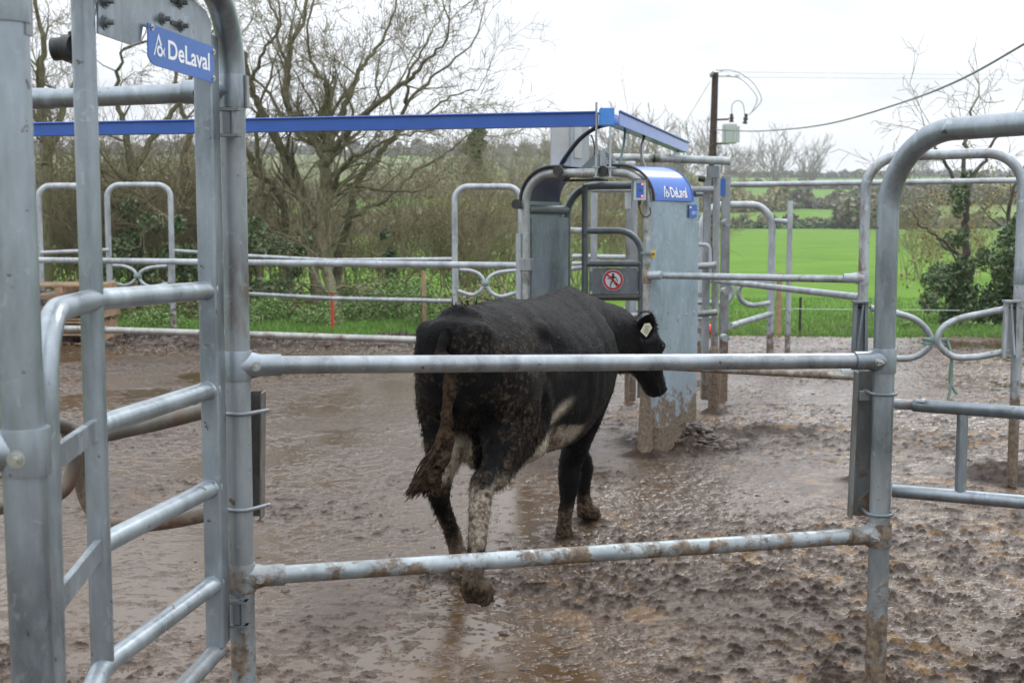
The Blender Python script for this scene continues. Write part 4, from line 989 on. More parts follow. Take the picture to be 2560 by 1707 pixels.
loft([ring(Cw(s, 0, z), Rt, Z3, a, bt, bb, 28, 2.35, sq) for s, z, a, bt, bb, sq in body])
# neck swinging right and down to the poll, then the head
poll = Wc(1598, 826, 7.25); muz = Wc(1642, 974, 7.34)
neck = smooth_path([Cw(1.30, .0, 1.10), Cw(1.50, .02, 1.12), Cw(1.68, .05, 1.11), Cw(1.84, .09, 1.08), poll + Vector((-.07, -.02, -.06)), poll + Vector((.0, .0, -.06))], 3)
nr = [(.20, .26, .29), (.17, .20, .27), (.145, .165, .25), (.125, .15, .225), (.115, .125, .19), (.09, .095, .15)]
rs = []
for i, c in enumerate(neck):
    t = i/(len(neck) - 1)*5; k = min(int(t), 4); f = t - k
    a, bt, bb = [nr[k][j]*(1-f) + nr[k+1][j]*f for j in range(3)]
    d = (neck[min(i+1, len(neck)-1)] - neck[max(i-1, 0)]).normalized(); sd_ = d.cross(Z3).normalized(); up_ = sd_.cross(d)
    rs.append(ring(c, sd_, up_, a, bt, bb, 20, 2.1, .2))
loft(rs)
hd = (muz - poll).normalized(); hs = hd.cross(Vector((.75, .55, .3))).normalized(); hs = (hs - hd*hs.dot(hd)).normalized()
hu = hs.cross(hd).normalized()
if hu.x < 0: hu = -hu
if hs.y > 0: hs = -hs       # towards the viewer
HL = (muz - poll).length
hp = lambda t, u=0, s=0: poll + hd*(t*HL) + hu*u + hs*s
prof_h = [(-.14, .0, .05, .05, .07), (-.02, .0, .088, .085, .11), (.15, .0, .105, .095, .165), (.32, .0, .108, .088, .17), (.48, .0, .09, .078, .15), (.64, .0, .075, .064, .115), (.80, -.003, .068, .056, .084), (.93, -.004, .074, .056, .074), (1.03, -.006, .068, .048, .056), (1.09, -.008, .04, .03, .035)]
loft([ring(hp(t, u), hs, hu, a, bt, bb, 20, 2.3) for t, u, a, bt, bb in prof_h])
for s_ in (-1, 1): # brow over the eye, cheek, nostril rim
    cow_b.sphere(hp(.30, .055, .078*s_), (.035, .035, .03), 10, 7); cow_b.sphere(hp(.34, -.06, .06*s_), (.06, .06, .07), 10, 7); cow_b.sphere(hp(1.0, .015, .045*s_), (.024, .024, .02), 8, 6)
cow_b.sphere(hp(.0, .06, 0), (.065, .065, .055), 10, 7)
# limbs: list of (point, radius)
def limb(pts, n=4, seg=14):
    ps = smooth_path([p for p, r in pts], n); rr = smooth_path([Vector((r, 0, 0)) for p, r in pts], n)
    cow_b.tube(ps, [q.x for q in rr], seg, True)
    cow_b.sphere(ps[0], rr[0].x, 12, 8); cow_b.sphere(ps[-1], rr[-1].x, 12, 8)
def ell(s, r, z, a, b, c, rot=None): cow_b.sphere(Cw(s, r, z), (a, b, c), 16, 12)
# hind quarters
LH = [(Cw(.26, -.12, 1.05), .17), (Cw(.26, -.135, .92), .165), (Cw(.27, -.15, .78), .135), (Cw(.25, -.16, .66), .098), (Cw(.22, -.17, .56), .068), (Cw(.21, -.175, .49), .060), (Cw(.25, -.18, .40), .043), (Cw(.32, -.165, .27), .038), (Cw(.38, -.165, .16), .042), (Cw(.42, -.165, .10), .048)]
limb(LH)
RH = [(Cw(.24, .10, 1.06), .175), (Cw(.27, .13, .93), .172), (Cw(.25, .155, .80), .145), (Cw(.16, .175, .69), .098), (Cw(.05, .19, .61), .066), (Wc(1224, 1205, 5.38) + Vector((-.03, 0, 0)), .056), (Wc(1198, 1300, 5.28), .044), (Wc(1190, 1370, 5.22), .039), (Wc(1184, 1425, 5.18), .043), (Wc(1180, 1460, 5.16), .047)]
limb(RH)
# stifle fold joining thigh and flank
limb([(Cw(.40, .18, .98), .11), (Cw(.46, .20, .86), .085), (Cw(.40, .20, .76), .075), (Cw(.26, .19, .69), .07)])
limb([(Cw(.40, -.18, .98), .11), (Cw(.46, -.19, .86), .085), (Cw(.38, -.19, .76), .075), (Cw(.28, -.17, .68), .07)])
ell(.50, .185, 1.19, .085, .085, .07); ell(.50, -.185, 1.19, .085, .085, .07)    # hooks
ell(.04, .12, 1.215, .07, .055, .065); ell(.04, -.12, 1.215, .07, .055, .065)      # pins
ell(.10, 0, 1.29, .10, .06, .05)                                           # tail head
# udder and belly
ell(.40, .03, .66, .17, .14, .12); ell(.56, .05, .66, .16, .15, .10)
# front legs
FR = [(Cw(1.28, .15, .98), .14), (Cw(1.26, .15, .84), .125), (Cw(1.28, .13, .70), .088), (Wc(1428, 1150, 6.72), .066), (Wc(1424, 1200, 6.72), .060), (Wc(1418, 1250, 6.73), .042), (Wc(1413, 1290, 6.74), .040), (Wc(1410, 1322, 6.75), .046), (Wc(1412, 1340, 6.76), .050)]
FL = [(Cw(1.34, -.10, .96), .14), (Cw(1.38, -.11, .82), .115), (Cw(1.42, -.11, .70), .08), (Wc(1454, 1150, 7.0), .060), (Wc(1455, 1195, 7.02), .054), (Wc(1457, 1235, 7.04), .040), (Wc(1462, 1262, 7.05), .046), (Wc(1464, 1275, 7.06), .048)]
limb(FR); limb(FL)
ell(1.42, .0, .80, .12, .15, .16)
# hooves (cloven)
def hoof(c, d, s, tilt=0):
    c = Vector(c); d = Vector(d).normalized(); q = d.cross(Z3).normalized()
    dn = -Z3 if not tilt else (-Z3*math.cos(tilt) - d*math.sin(tilt)); f_ = d if not tilt else (d*math.cos(tilt) - Z3*math.sin(tilt))
    for e in (-1, 1):
        rows = []
        for t, a, b in ((0, .030, .045), (.35, .034, .052), (.7, .037, .060), (1, .040, .068)):
            cc2 = c + dn*(t*s) + f_*(.012 + .028*t) + q*e*.031
            rows.append(ring(cc2, q, f_, a, b, b*.85, 12, 2.4))
        loft(rows)
hoof(Cw(.435, -.17, .095), Hd, .088); hoof(Wc(1179, 1466, 5.15), Hd, .10, R(-28))
hoof(Wc(1412, 1338, 6.76), Hd, .075); hoof(Wc(1466, 1270, 7.06), Hd, .06)
cow_raw = cow_b.build('cow_raw', Blk)
md = cow_raw.modifiers.new('rm', 'REMESH'); md.mode = 'VOXEL'; md.voxel_size = .0105; md.use_smooth_shade = True
ms = cow_raw.modifiers.new('sm', 'SMOOTH'); ms.factor = .5; ms.iterations = 16
dg = bpy.context.evaluated_depsgraph_get(); cme = bpy.data.meshes.new_from_object(cow_raw.evaluated_get(dg))
bpy.data.objects.remove(cow_raw)
nv = len(cme.vertices); co = np.empty(nv*3); cme.vertices.foreach_get('co', co); co = co.reshape(-1, 3)
no = np.empty(nv*3); cme.vertices.foreach_get('normal', no); no = no.reshape(-1, 3)
rel = co - np.array(T0); S_ = rel @ np.array(Hd); R_ = rel @ np.array(Rt); Zz = co[:, 2]
def n3(p, f, o=3):
    return np.array([noise.fractal(Vector(q)*f, .8, 2.0, o) for q in p])
na = n3(co, 5.5); nb = n3(co + 7, 17); nc = n3(co + 3, 60, 3); nd = n3(co*np.array([1, 1, .35]) + 11, 38, 3)
# muscle and bone relief: rib ridges, folds, coarse coat
relief = .006*na + .0022*nb*sstep(.9, .3, Zz) + .0016*nd
ribs = .004*np.sin(S_*52)*sstep(.62, .8, S_)*sstep(1.2, 1.05, S_)*np.exp(-((Zz - .98)/.16)**2)
scap = .020*np.exp(-((S_ - 1.30)/.10)**2 - ((Zz - 1.08)/.17)**2) - .014*np.exp(-((S_ - 1.12 - .25*(Zz - 1.05))/.035)**2 - ((Zz - 1.02)/.20)**2)
thigh = -.014*np.exp(-((S_ - (.42 - .35*(1.0 - Zz)))/.03)**2)*sstep(.78, .88, Zz)*sstep(1.18, 1.0, Zz)
spine = .008*np.exp(-(R_/.035)**2)*sstep(1.2, 1.3, Zz)*(.6 + .4*np.sin(S_*95))
flank = scap + thigh + spine - .045*np.exp(-((S_ - .60)/.07)**2 - ((Zz - 1.12)/.09)**2)
cleft = -.03*np.exp(-(R_/.045)**2)*sstep(.12, -.02, S_)*sstep(1.2, 1.05, Zz)*sstep(.6, .75, Zz)
co2 = co + no*(.7*relief + ribs + flank + cleft + .007*np.clip(nc, 0, 1)*sstep(.62, .4, Zz))[:, None]
cme.vertices.foreach_set('co', (co2 - np.array(T0)).ravel())
# white and mud patches (real coat markings)
white = np.zeros(nv)
edge = .035*na + .02*nb
px_ = np.array([proj(q)[0] for q in co]); py_ = np.array([proj(q)[1] for q in co])
belly = sstep(.745, .70, Zz + edge)*sstep(.30, .38, S_)*sstep(.92, .80, S_ + edge)*(np.abs(R_) < .32)
streak = np.exp(-((R_ - .26)/.09)**2)*np.exp(-((S_ - (.62 - (.84 - Zz)*1.1))/.05)**2)*sstep(.60, .66, Zz)*sstep(.90, .82, Zz)
hock = sstep(.63, .58, Zz + edge)*sstep(.36, .42, Zz + edge*2)*(R_ > .1)*(S_ < .3)*sstep(-.4, .2, nb + .3)
shank = sstep(.52, .44, Zz)*(R_ > .1)*(S_ < .3)*.28*sstep(-.2, .25, nb + .2*na)
lsh = sstep(.78, .70, Zz)*(S_ < .35)*(R_ < -.03)*(R_ > -.13)*sstep(.5, .55, Zz)*.9
white = np.clip(np.maximum.reduce([belly*.85, streak, hock*.65, shank*.8, lsh]), 0, 1)
mud = sstep(.10, .42, nb + .55*sstep(.75, .2, Zz) - .15)*sstep(1.0, .55, Zz)*sstep(.7, .3, np.minimum(S_, 1.2)*.6)
mud = np.maximum(mud, sstep(.24, .13, Zz + .06*nb))
mud = np.maximum(mud, .9*sstep(.08, .25, nc)*sstep(.6, .2, S_)*sstep(-.05, .2, na + .1)*sstep(1.35, 1.1, Zz)*.8)
mud = np.maximum(mud, .6*sstep(.22, .36, nc)*sstep(-.1, .3, na)*(S_ < .35)*(Zz > 1.0))
mud = np.maximum(mud, belly*sstep(-.1, .35, na + nb*.5)*.75)
mud = np.maximum(mud, shank*sstep(-.25, .15, nc + nb*.6)*.9)
for k, a_ in (('white', white), ('mud', np.clip(mud, 0, 1))):
    at = cme.attributes.new(k, 'FLOAT', 'POINT'); at.data.foreach_set('value', a_.astype(np.float32))
M_cow, N_, L_, B_ = newmat('black_cow_coat')
g = N_.new('ShaderNodeNewGeometry'); P_ = g.outputs['Position']
mp = N_.new('ShaderNodeMapping'); mp.inputs['Scale'].default_value = (1, 1, .22); L_.new(P_, mp.inputs[0])
h1 = nnoise(N_, L_, 160, 3, mp.outputs[0], .6); h2 = nnoise(N_, L_, 14, 4, P_); h3 = nnoise(N_, L_, 55, 5, P_, .7)
c = mixc(N_, L_, rng_(N_, L_, h2, .35, .7), (.0022, .0022, .003), (.006, .0056, .0065))
c = mixc(N_, L_, rng_(N_, L_, h1, .5, .75, 0, .25), c, (.016, .014, .014))
wc = mixc(N_, L_, rng_(N_, L_, h3, .35, .65), (.62, .56, .47), (.30, .235, .16))
c = mixc(N_, L_, attr(N_, 'white'), c, wc)
mc_ = mixc(N_, L_, rng_(N_, L_, h3, .38, .62), (.022, .014, .009), (.13, .09, .052))
c = mixc(N_, L_, mth(N_, L_, 'MULTIPLY', attr(N_, 'mud'), rng_(N_, L_, h3, .36, .56, .15, 1)), c, mc_)
fs = rng_(N_, L_, nnoise(N_, L_, 48, 2, P_), .76, .77); c = mixc(N_, L_, fs, c, (.22, .19, .14))
L_.new(c, B_.inputs['Base Color']); B_.inputs['Roughness'].default_value = .52; B_.inputs['Specular IOR Level'].default_value = .10
B_.inputs['Sheen Weight'].default_value = .0; B_.inputs['Sheen Roughness'].default_value = .4
bump(N_, L_, B_, mth(N_, L_, 'ADD', h1, mth(N_, L_, 'MULTIPLY', h3, 1.1)), .9, .009)
M_hair = M_cow.copy(); M_hair.name = 'cow_hair'; hb = M_hair.node_tree.nodes['Principled BSDF']; hb.inputs['Specular IOR Level'].default_value = .0; hb.inputs['Roughness'].default_value = .8
cow = thing('cow', T0, 'black cow with muddy hindquarters and white belly patches walking away towards the machine', 'cow')
cme.materials.clear(); cme.materials.append(M_cow); cme.polygons.foreach_set('use_smooth', [True]*len(cme.polygons))
cb_ = bpy.data.objects.new('body', cme); COL.objects.link(cb_); cb_.parent = cow
# short coat hairs along the outline, back and thighs
def hairs(name, n, sel, ln, mat, down=.6, width=.0022):
    idx = np.nonzero(sel)[0]; idx = rng.choice(idx, n); V = np.empty((n, 3, 3)); 
    nn = no[idx]; c_ = co2[idx] + rng.normal(0, .004, (n, 3))
    d = nn*.28 + np.array([0, 0, -down]) - np.array(Hd)*.45 + rng.normal(0, .25, (n, 3)); d /= np.linalg.norm(d, axis=1)[:, None]
    s = np.cross(d, rng.normal(0, 1, (n, 3))); s /= np.linalg.norm(s, axis=1)[:, None]
    l_ = ln*(.5 + rng.random((n, 1)))
    V[:, 0] = c_ - s*width - nn*.002; V[:, 1] = c_ + s*width - nn*.002; V[:, 2] = c_ + d*l_
    me = bpy.data.meshes.new(name); me.from_pydata((V.reshape(-1, 3) - np.array(T0)).tolist(), [], np.arange(n*3).reshape(-1, 3).tolist()); me.update()
    for k, a_ in (('white', white), ('mud', np.clip(mud, 0, 1))):
        at = me.attributes.new(k, 'FLOAT', 'POINT'); at.data.foreach_set('value', np.repeat(a_[idx], 3).astype(np.float32))
    me.materials.append(mat); o = bpy.data.objects.new(name, me); COL.objects.link(o); o.parent = cow; return o
hairs('coat_hair', 34000, Zz > .3, .013, M_hair, .6, .0010)
hairs('shaggy_hair', 7500, (Zz < .92) & (Zz > .2) & (S_ < .45), .019, M_hair, 1.1, .0016)
# ears, eye, tag
eb = Wc(1612, 838, 7.18)
def ear(base_, tip, wid_, facing, name):
    base_ = Vector(base_); tip = Vector(tip); d = tip - base_; s = d.cross(Vector(facing)).normalized(); f = s.cross(d).normalized(); rows = []
    for i in range(9):
        t = i/8; wv = wid_*math.sin(math.pi*min(1, t*.86 + .12))**.8*(1 - .1*t); row = []
        for k in range(9):
            u = -1 + k/4; row.append(base_ + d*t + s*wv*u + f*(-.035*(1 - u*u)*math.sin(math.pi*min(1, t + .15))))
        rows.append(row)
    m_ = MB(); m_.strip(rows); m_.strip([[p - f*.006 for p in r_] for r_ in rows])
    return m_.build(name, M_cowear, cow)
M_cowear = simple('ear_black', (.010, .009, .010), .6, 0, .4, 60, .4)
ear(Wc(1598, 846, 7.20), Wc(1630, 786, 7.06), .055, (-.15, -1, .1), 'ear')
ear(hp(.03, .05, -.09), hp(-.15, .05, -.24), .045, (.6, .3, .2), 'ear')
rowsE = MB(); eh = []
for i in range(500):
    a = rng.random()*6.28; p = Wc(1614 + 24*math.cos(a), 815 + 34*math.sin(a)*1, 7.11); q = p + Vector((math.cos(a)*.02, -.01, -math.sin(a)*.02 - .004)) + Vector(rng.normal(0, .006, 3)); s = Vector(rng.normal(0, 1, 3)).normalized()*.0018
    rowsE.add([p - s, p + s, q], [(0, 1, 2)])
rowsE.build('ear_fringe', M_cowear, cow)
tg = Wc(1616, 823, 7.03); dd = Vector((.25, -.1, 1)).normalized(); sd2 = Vector((1, .2, -.35)).normalized()
MB().prism([tg + sd2*a + dd*b for a, b in ((-.030, -.022), (.012, -.042), (.030, .018), (.010, .038), (-.018, .026))], Vector((0, .004, 0))).build('ear_tag', TagM, cow)
for k in range(4): a = tg + dd*(-.018 + .012*k) + sd2*.001 - Vector((0, .0008, 0)); MB().box(a, sd2*(.014 if k % 2 else .010), (0, .0005, 0), dd*.0018).build('tag_mark', BarkD, cow)
ey = MB(); ey.sphere(hp(.30, .050, .090), (.019, .019, .019), 14, 10); ey.build('eye', simple('eye_dark', (.006, .005, .005), .08), cow)
MB().sphere(hp(1.0, .022, .052), (.011, .010, .013), 10, 8).build('nostril', simple('nostril', (.003, .003, .003), .5), cow)
MB().tube(smooth_path([hp(1.03, -.03, .062), hp(.92, -.038, .074), hp(.82, -.036, .070)], 4), .003, 6).build('mouth_line', simple('mouth', (.003, .003, .003), .6), cow)
# tail: bone, caked sides, brush swung out to the left
tl = smooth_path([Cw(.06, .0, 1.24), Cw(-.01, -.005, 1.235), Cw(-.055, -.008, 1.18), Cw(-.075, -.01, 1.12), Wc(1124, 900, 5.38), Wc(1122, 980, 5.37), Wc(1116, 1060, 5.36), Wc(1112, 1120, 5.35), Wc(1098, 1160, 5.33), Wc(1074, 1195, 5.31), Wc(1052, 1222, 5.30)], 6)
n = len(tl); M_tail, N_, L_, B_ = newmat('muddy_tail')
g = N_.new('ShaderNodeNewGeometry'); h3 = nnoise(N_, L_, 50, 5, g.outputs['Position'], .7)
c = mixc(N_, L_, rng_(N_, L_, h3, .40, .62), (.008, .006, .005), (.060, .038, .022)); spz = N_.new('ShaderNodeSeparateXYZ'); L_.new(g.outputs['Position'], spz.inputs[0]); c = mixc(N_, L_, rng_(N_, L_, spz.outputs['Z'], 1.0, 1.2), c, (.008, .007, .007)); L_.new(c, B_.inputs['Base Color']); B_.inputs['Roughness'].default_value = .75; B_.inputs['Specular IOR Level'].default_value = .06; bump(N_, L_, B_, h3, .8, .01)
tm = MB(); tm.tube([p + Vector(rng.normal(0, .0025, 3)) for p in tl], [(.026 + .002*math.sin(i*.7) + .003*math.sin(i*1.3)*(i > 12) + (.010 if i > n*.62 else 0)*(1 - (i/n - .62)*2.4)) if i < n*.97 else .006 for i in range(n)], 14)
tm.build('tail', M_tail, cow)
br = MB()
for i in range(210):
    t0 = rng.random(); st_ = Wc(1110, 1085, 5.35).lerp(Wc(1085, 1180, 5.32), t0**.8) + Vector(rng.normal(0, .010, 3))
    en = Wc(1006 + 55*rng.random()**1.5, 1252 - 14*rng.random() + 8*rng.normal(), 5.28 + .06*rng.normal()*.5) if rng.random() < .75 else Wc(1085 + 15*rng.normal(), 1215 + 12*rng.normal(), 5.3)
    md_ = (st_ + en)/2 + Vector((-.01, 0, -.015)) + Vector(rng.normal(0, .010, 3)); ln_ = rng.uniform(.55, 1); en = st_.lerp(en, ln_)
    br.tube(smooth_path([st_, md_.lerp(st_, 1-ln_), en], 3), [.0065, .006, .0055, .005, .004, .003, .0012], 5)
br.build('tail_brush', M_tail, cow)
for i in range(4):  # dung-caked tuft on the tail head
    pass
tf = MB()
for i in range(60):
    p = Cw(.10 + rng.normal()*.05, rng.normal()*.03, 1.338); q = p + Vector(rng.normal(0, .02, 3)) + Z3*(.006 + .012*rng.random()); s = Vector(rng.normal(0, 1, 3)).normalized()*.003; tf.add([p - s, p + s, q], [(0, 1, 2)])
tf.build('rump_tuft', M_tail, cow)

# ================================================================== trees, hedges, weeds
def grow(mb, tw, p, d, r, ln, depth, wig=.22, up=.10, nchild=(2, 4), spread=.7, minr=.004, seglen=.28, lean=Vector((0, 0, 0))):
    """recursive bough: wandering tapered tube that throws side shoots"""
    n = max(2, int(ln/seglen)); pts = [Vector(p)]; rr = [r]; d = Vector(d).normalized()
    for i in range(n):
        d = (d + Vector(rng.normal(0, wig, 3)) + Z3*up + lean*.05).normalized(); pts.append(pts[-1] + d*(ln/n)); rr.append(max(minr, r*(1 - .72*(i+1)/n)))
    (mb if r > max(.02, minr*2.6) else tw).tube(pts, rr, 7 if r > .05 else (5 if r > .015 else 3), False)
    if depth <= 0: return
    k = rng.integers(*nchild) + (2 if depth >= 2 else 0)
    for _ in range(k):
        i = rng.integers(max(1, n//4), n + 1); q = pts[i]; dd = (pts[i] - pts[i-1]).normalized()
        s = Vector(rng.normal(0, 1, 3)); s = (s - dd*s.dot(dd)).normalized()
        nd = (dd + s*spread*rng.uniform(.6, 1.3)).normalized()
        grow(mb, tw, q, nd, max(minr, rr[i]*.62), ln*rng.uniform(.45, .72), depth - 1, wig, up, nchild, spread, minr, seglen*.8, lean)
def along(mb, tw, pts, r0, r1, depth, every=.5, ln=1.4, **kw):
    ps = smooth_path(pts, 6); n = len(ps); ps = [p + Vector(rng.normal(0, .02, 3)) for p in ps]
    rr = [.78*(r0 + (r1 - r0)*i/(n-1)) for i in range(n)]; mb.tube(ps, rr, 9, False)
    acc = 0
    for i in range(1, n):
        acc += (ps[i] - ps[i-1]).length
        if acc > every*rng.uniform(.6, 1.4) and i > n*.15:
            acc = 0; dd = (ps[i] - ps[i-1]).normalized(); s = Vector(rng.normal(0, 1, 3)); s = (s - dd*s.dot(dd)).normalized()
            grow(mb, tw, ps[i], (dd + s*1.0 + Z3*.2), max(.008, rr[i]*.45), ln*rng.uniform(.6, 1.2)*(.6 + .4*rr[i]/r0), depth, **kw)
    grow(mb, tw, ps[-1], ps[-1] - ps[-2], r1, ln, depth, **kw)
def tree_obj(nm, label, cat, px, Y, limbs, group=None, depth=2, trunkmat=Bark, twigmat=Twig, **kw):
    x = vpost(px, 760, Y); z = Hs(x, Y); t = thing(nm, (x, Y, z), label, cat, group)
    mb, tw = MB(), MB()
    for pts, r0, r1 in limbs:
        ps = [W(a, b, Y + c) for a, b, c in pts]
        if ps[0].z < 1.2: ps[0].z = min(ps[0].z, Hs(ps[0].x, ps[0].y) - .1) if ps[0].z < .5 else ps[0].z
        along(mb, tw, ps, r0, r1, depth, **kw)
    mb.build('trunk', trunkmat, t); tw.build('crown', twigmat, t); return t
def leafcloud(cent, rad, n, size, mat, name, parent=None, loc=None, shell=False, flat=0.):
    """many leaf-sized faces spread through ellipsoids"""
    cent = np.array([tuple(c) for c in cent]); rad = np.array(rad)
    vol = rad.prod(1)**.8; k = rng.choice(len(cent), n, p=vol/vol.sum())
    v = rng.normal(0, 1, (n, 3)); v /= np.linalg.norm(v, axis=1)[:, None]; v *= (rng.random((n, 1))**(1/3) if not shell else .75 + .3*rng.random((n, 1)))
    c = cent[k] + v*rad[k]
    a = rng.normal(0, 1, (n, 3)); a /= np.linalg.norm(a, axis=1)[:, None]; b = np.cross(a, rng.normal(0, 1, (n, 3))); b /= np.linalg.norm(b, axis=1)[:, None]
    s = size*(.5 + rng.random((n, 1))); V = np.stack([c - a*s, c + b*s*.55, c + a*s, c - b*s*.55], 1).reshape(-1, 3)
    off = rootloc(parent) if parent else Vector(loc); V = V - np.array(off)
    me = bpy.data.meshes.new(name); me.from_pydata(V.tolist(), [], np.arange(n*4).reshape(-1, 4).tolist()); me.update(); me.materials.append(mat)
    o = bpy.data.objects.new(name, me); COL.objects.link(o)
    if parent: o.parent = parent
    else: o.location = off
    return o
# the big bare tree: limbs traced one by one
BT = tree_obj('bare_tree', 'large leafless tree with a spreading crown behind the blue tray, left of centre', 'tree', 822, 24, [
    ([(842, 800, -3.2), (832, 740, -2.2), (818, 660, -1.2), (806, 560, -.4), (812, 478, 0), (818, 383, 0)], .125, .145),
    ([(818, 400, 0), (780, 340, .2), (728, 287, .3), (715, 191, .5), (728, 112, .6), (760, 50, .8), (770, -40, 1)], .11, .03),
    ([(817, 390, 0), (807, 351, 0), (807, 287, -.2), (817, 217, -.4), (791, 182, -.5), (770, 120, -.6), (775, 40, -.8)], .09, .022),
    ([(818, 395, 0), (823, 367, 0), (855, 281, .4), (893, 198, .8), (916, 153, 1), (960, 96, 1.2), (990, 10, 1.4)], .10, .022),
    ([(820, 390, 0), (830, 376, 0), (919, 278, -.5), (1018, 201, -1), (1063, 153, -1.2), (1126, 96, -1.5)], .10, .02),
    ([(812, 400, 0), (791, 367, .3), (737, 335, .6), (664, 223, 1), (619, 188, 1.4)], .08, .02),
    ([(820, 470, 0), (830, 462, 0), (871, 402, -.4), (912, 383, -.8), (964, 351, -1), (1060, 330, -1.2)], .08, .018),
    ([(820, 455, 0), (875, 462, .2), (951, 478, .4), (1047, 475, .6), (1120, 440, .8)], .055, .015),
    ([(812, 560, 0), (780, 520, .3), (735, 470, .6), (700, 380, .9), (672, 330, 1.1), (650, 270, 1.2)], .10, .03),
    ([(728, 200, .5), (700, 120, .8), (690, 40, 1), (650, -40, 1.2)], .05, .02),
], depth=3, every=.28, ln=1.3, wig=.22, up=.05, spread=.8)
T2 = tree_obj('bare_tree', 'slimmer bare tree leaning right from behind the big bare tree', 'tree', 850, 26, [
    ([(838, 790, -1.5), (842, 715, 0), (850, 622, 0), (873, 545, 0), (900, 447, 0), (950, 390, 0), (989, 335, 0), (1015, 265, 0), (1078, 198, 0), (1174, 121, 0)], .15, .02),
    ([(873, 545, 0), (960, 500, .4), (1040, 430, .8), (1120, 380, 1), (1180, 330, 1.2)], .07, .015),
    ([(989, 335, 0), (1050, 300, .5), (1130, 240, .8), (1200, 220, 1)], .05, .012),
    ([(1015, 265, 0), (1020, 200, -.4), (1060, 120, -.8), (1100, 40, -1)], .05, .012)], depth=3, every=.5, ln=1.25, wig=.22, up=.05, spread=.8)
T3 = tree_obj('bare_tree', 'bare tree with crossing left-leaning stems beside the far gate post', 'tree', 740, 25, [
    ([(792, 800, -1.5), (785, 680, 0), (753, 478, 0), (696, 351, 0), (648, 271, 0), (629, 207, 0), (600, 110, 0), (560, 20, 0)], .15, .04),
    ([(722, 800, -1), (718, 680, .5), (705, 500, .5), (641, 430, .5), (619, 383, .5), (560, 300, .5), (520, 200, .5)], .14, .03),
    ([(655, 800, -1), (650, 640, .3), (655, 480, .3), (640, 330, .3), (655, 240, .3)], .13, .03),
    ([(629, 207, 0), (660, 130, -.3), (700, 60, -.5), (690, -30, -.6)], .05, .02)], depth=2, every=.5, ln=1.3, wig=.2, up=.06, spread=.8)
for i, (px, Y, lab, limbs) in enumerate((
    (120, 23, 'leafless tree with many fine twigs at the far left behind the near post', [([(118, 760, 0), (112, 560, 0), (118, 380, 0), (100, 240, 0), (110, 120, 0), (90, 20, 0)], .17, .04), ([(116, 420, 0), (150, 300, .4), (190, 200, .8), (215, 100, 1), (240, 20, 1)], .10, .03), ([(110, 330, 0), (60, 250, .4), (20, 160, .8), (-10, 60, 1)], .08, .03)]),
    (330, 24.5, 'leafless tree showing between the two uprights of the foreground gate', [([(350, 760, 0), (345, 600, 0), (330, 430, 0), (310, 320, 0), (290, 220, 0), (310, 120, 0)], .14, .03), ([(335, 430, 0), (400, 320, .5), (450, 250, .8), (500, 150, 1), (540, 60, 1)], .09, .02), ([(345, 600, 0), (280, 480, -.5), (240, 400, -.8), (190, 330, -1)], .07, .02)]),
    (470, 27, 'leafless tree behind the hinge post of the foreground gate', [([(470, 760, 0), (480, 600, 0), (455, 450, 0), (470, 330, 0), (440, 230, 0), (450, 100, 0)], .15, .03), ([(470, 500, 0), (530, 380, .5), (570, 300, .8), (590, 180, 1)], .08, .02)]))):
    tree_obj('bare_tree', lab, 'tree', px, Y, limbs, depth=3, every=.5, ln=1.3, wig=.24, up=.05, spread=.85)
# right ivy tree
t4 = tree_obj('ivy_tree', 'ivy-clad thorn tree with bare twiggy top behind the right arches', 'tree', 2410, 21.5, [
    ([(2412, 830, 0), (2408, 700, 0), (2415, 600, 0), (2418, 520, 0), (2410, 430, 0), (2424, 330, 0), (2430, 270, 0)], .11, .02),
    ([(2412, 520, 0), (2380, 440, .2), (2340, 370, .3), (2320, 320, .4), (2290, 330, .5)], .05, .012),
    ([(2415, 480, 0), (2460, 400, .2), (2500, 330, .3), (2550, 280, .4)], .05, .012),
    ([(2405, 640, 0), (2350, 600, 0), (2300, 560, 0), (2270, 520, 0)], .035, .01),
    ([(2540, 830, .5), (2530, 650, .5), (2520, 520, .5), (2560, 420, .5)], .09, .02)], trunkmat=BarkD, depth=2, every=.35, ln=.95, wig=.28, up=.02, spread=.9)
def cl(pts, Y, mul=1):
    C_, R__ = [], []
    for x, y, r in pts:
        for _ in range(3): C_.append(W(x + rng.normal()*r*.35, y + rng.normal()*r*.35, Y + rng.normal()*.2)); rr = r/3200*Y*rng.uniform(.45, .8)*mul; R__.append((rr, rr*.8, rr*rng.uniform(.9, 1.3)))
    return C_, R__
C_, R__ = cl([(2410, 450, 22), (2405, 490, 26), (2400, 540, 26), (2395, 600, 34), (2385, 660, 48), (2370, 710, 55), (2420, 700, 50), (2400, 760, 55), (2440, 780, 55), (2460, 640, 30), (2530, 620, 60), (2545, 700, 70), (2550, 560, 40), (2520, 780, 70), (2370, 800, 40), (2330, 740, 34), (2500, 800, 50)], 21.3)
leafcloud(C_, R__, 20000, .032, M_ivy, 'ivy', t4)
# weeds at the foot on the right
C_, R__ = cl([(2290, 850, 40), (2340, 850, 45), (2400, 850, 50), (2460, 850, 45), (2520, 860, 50), (2260, 830, 30), (2570, 850, 50), (2640, 850, 60)], 20.6)
tag(leafcloud(C_, R__, 7000, .035, M_weed, 'weeds', None, (vpost(2400, 850, 20.6), 20.6, 0)), 'low green weeds and brambles at the foot of the ivy tree', 'weeds', kind='stuff')
C_, R__ = cl([(2300, 640, 40), (2330, 590, 40), (2460, 540, 50), (2500, 470, 50), (2350, 500, 50), (2420, 600, 50), (2560, 480, 50), (2290, 700, 35)], 23)
leafcloud(C_, R__, 1100, .03, M_olive, 'sparse_leaves', t4)

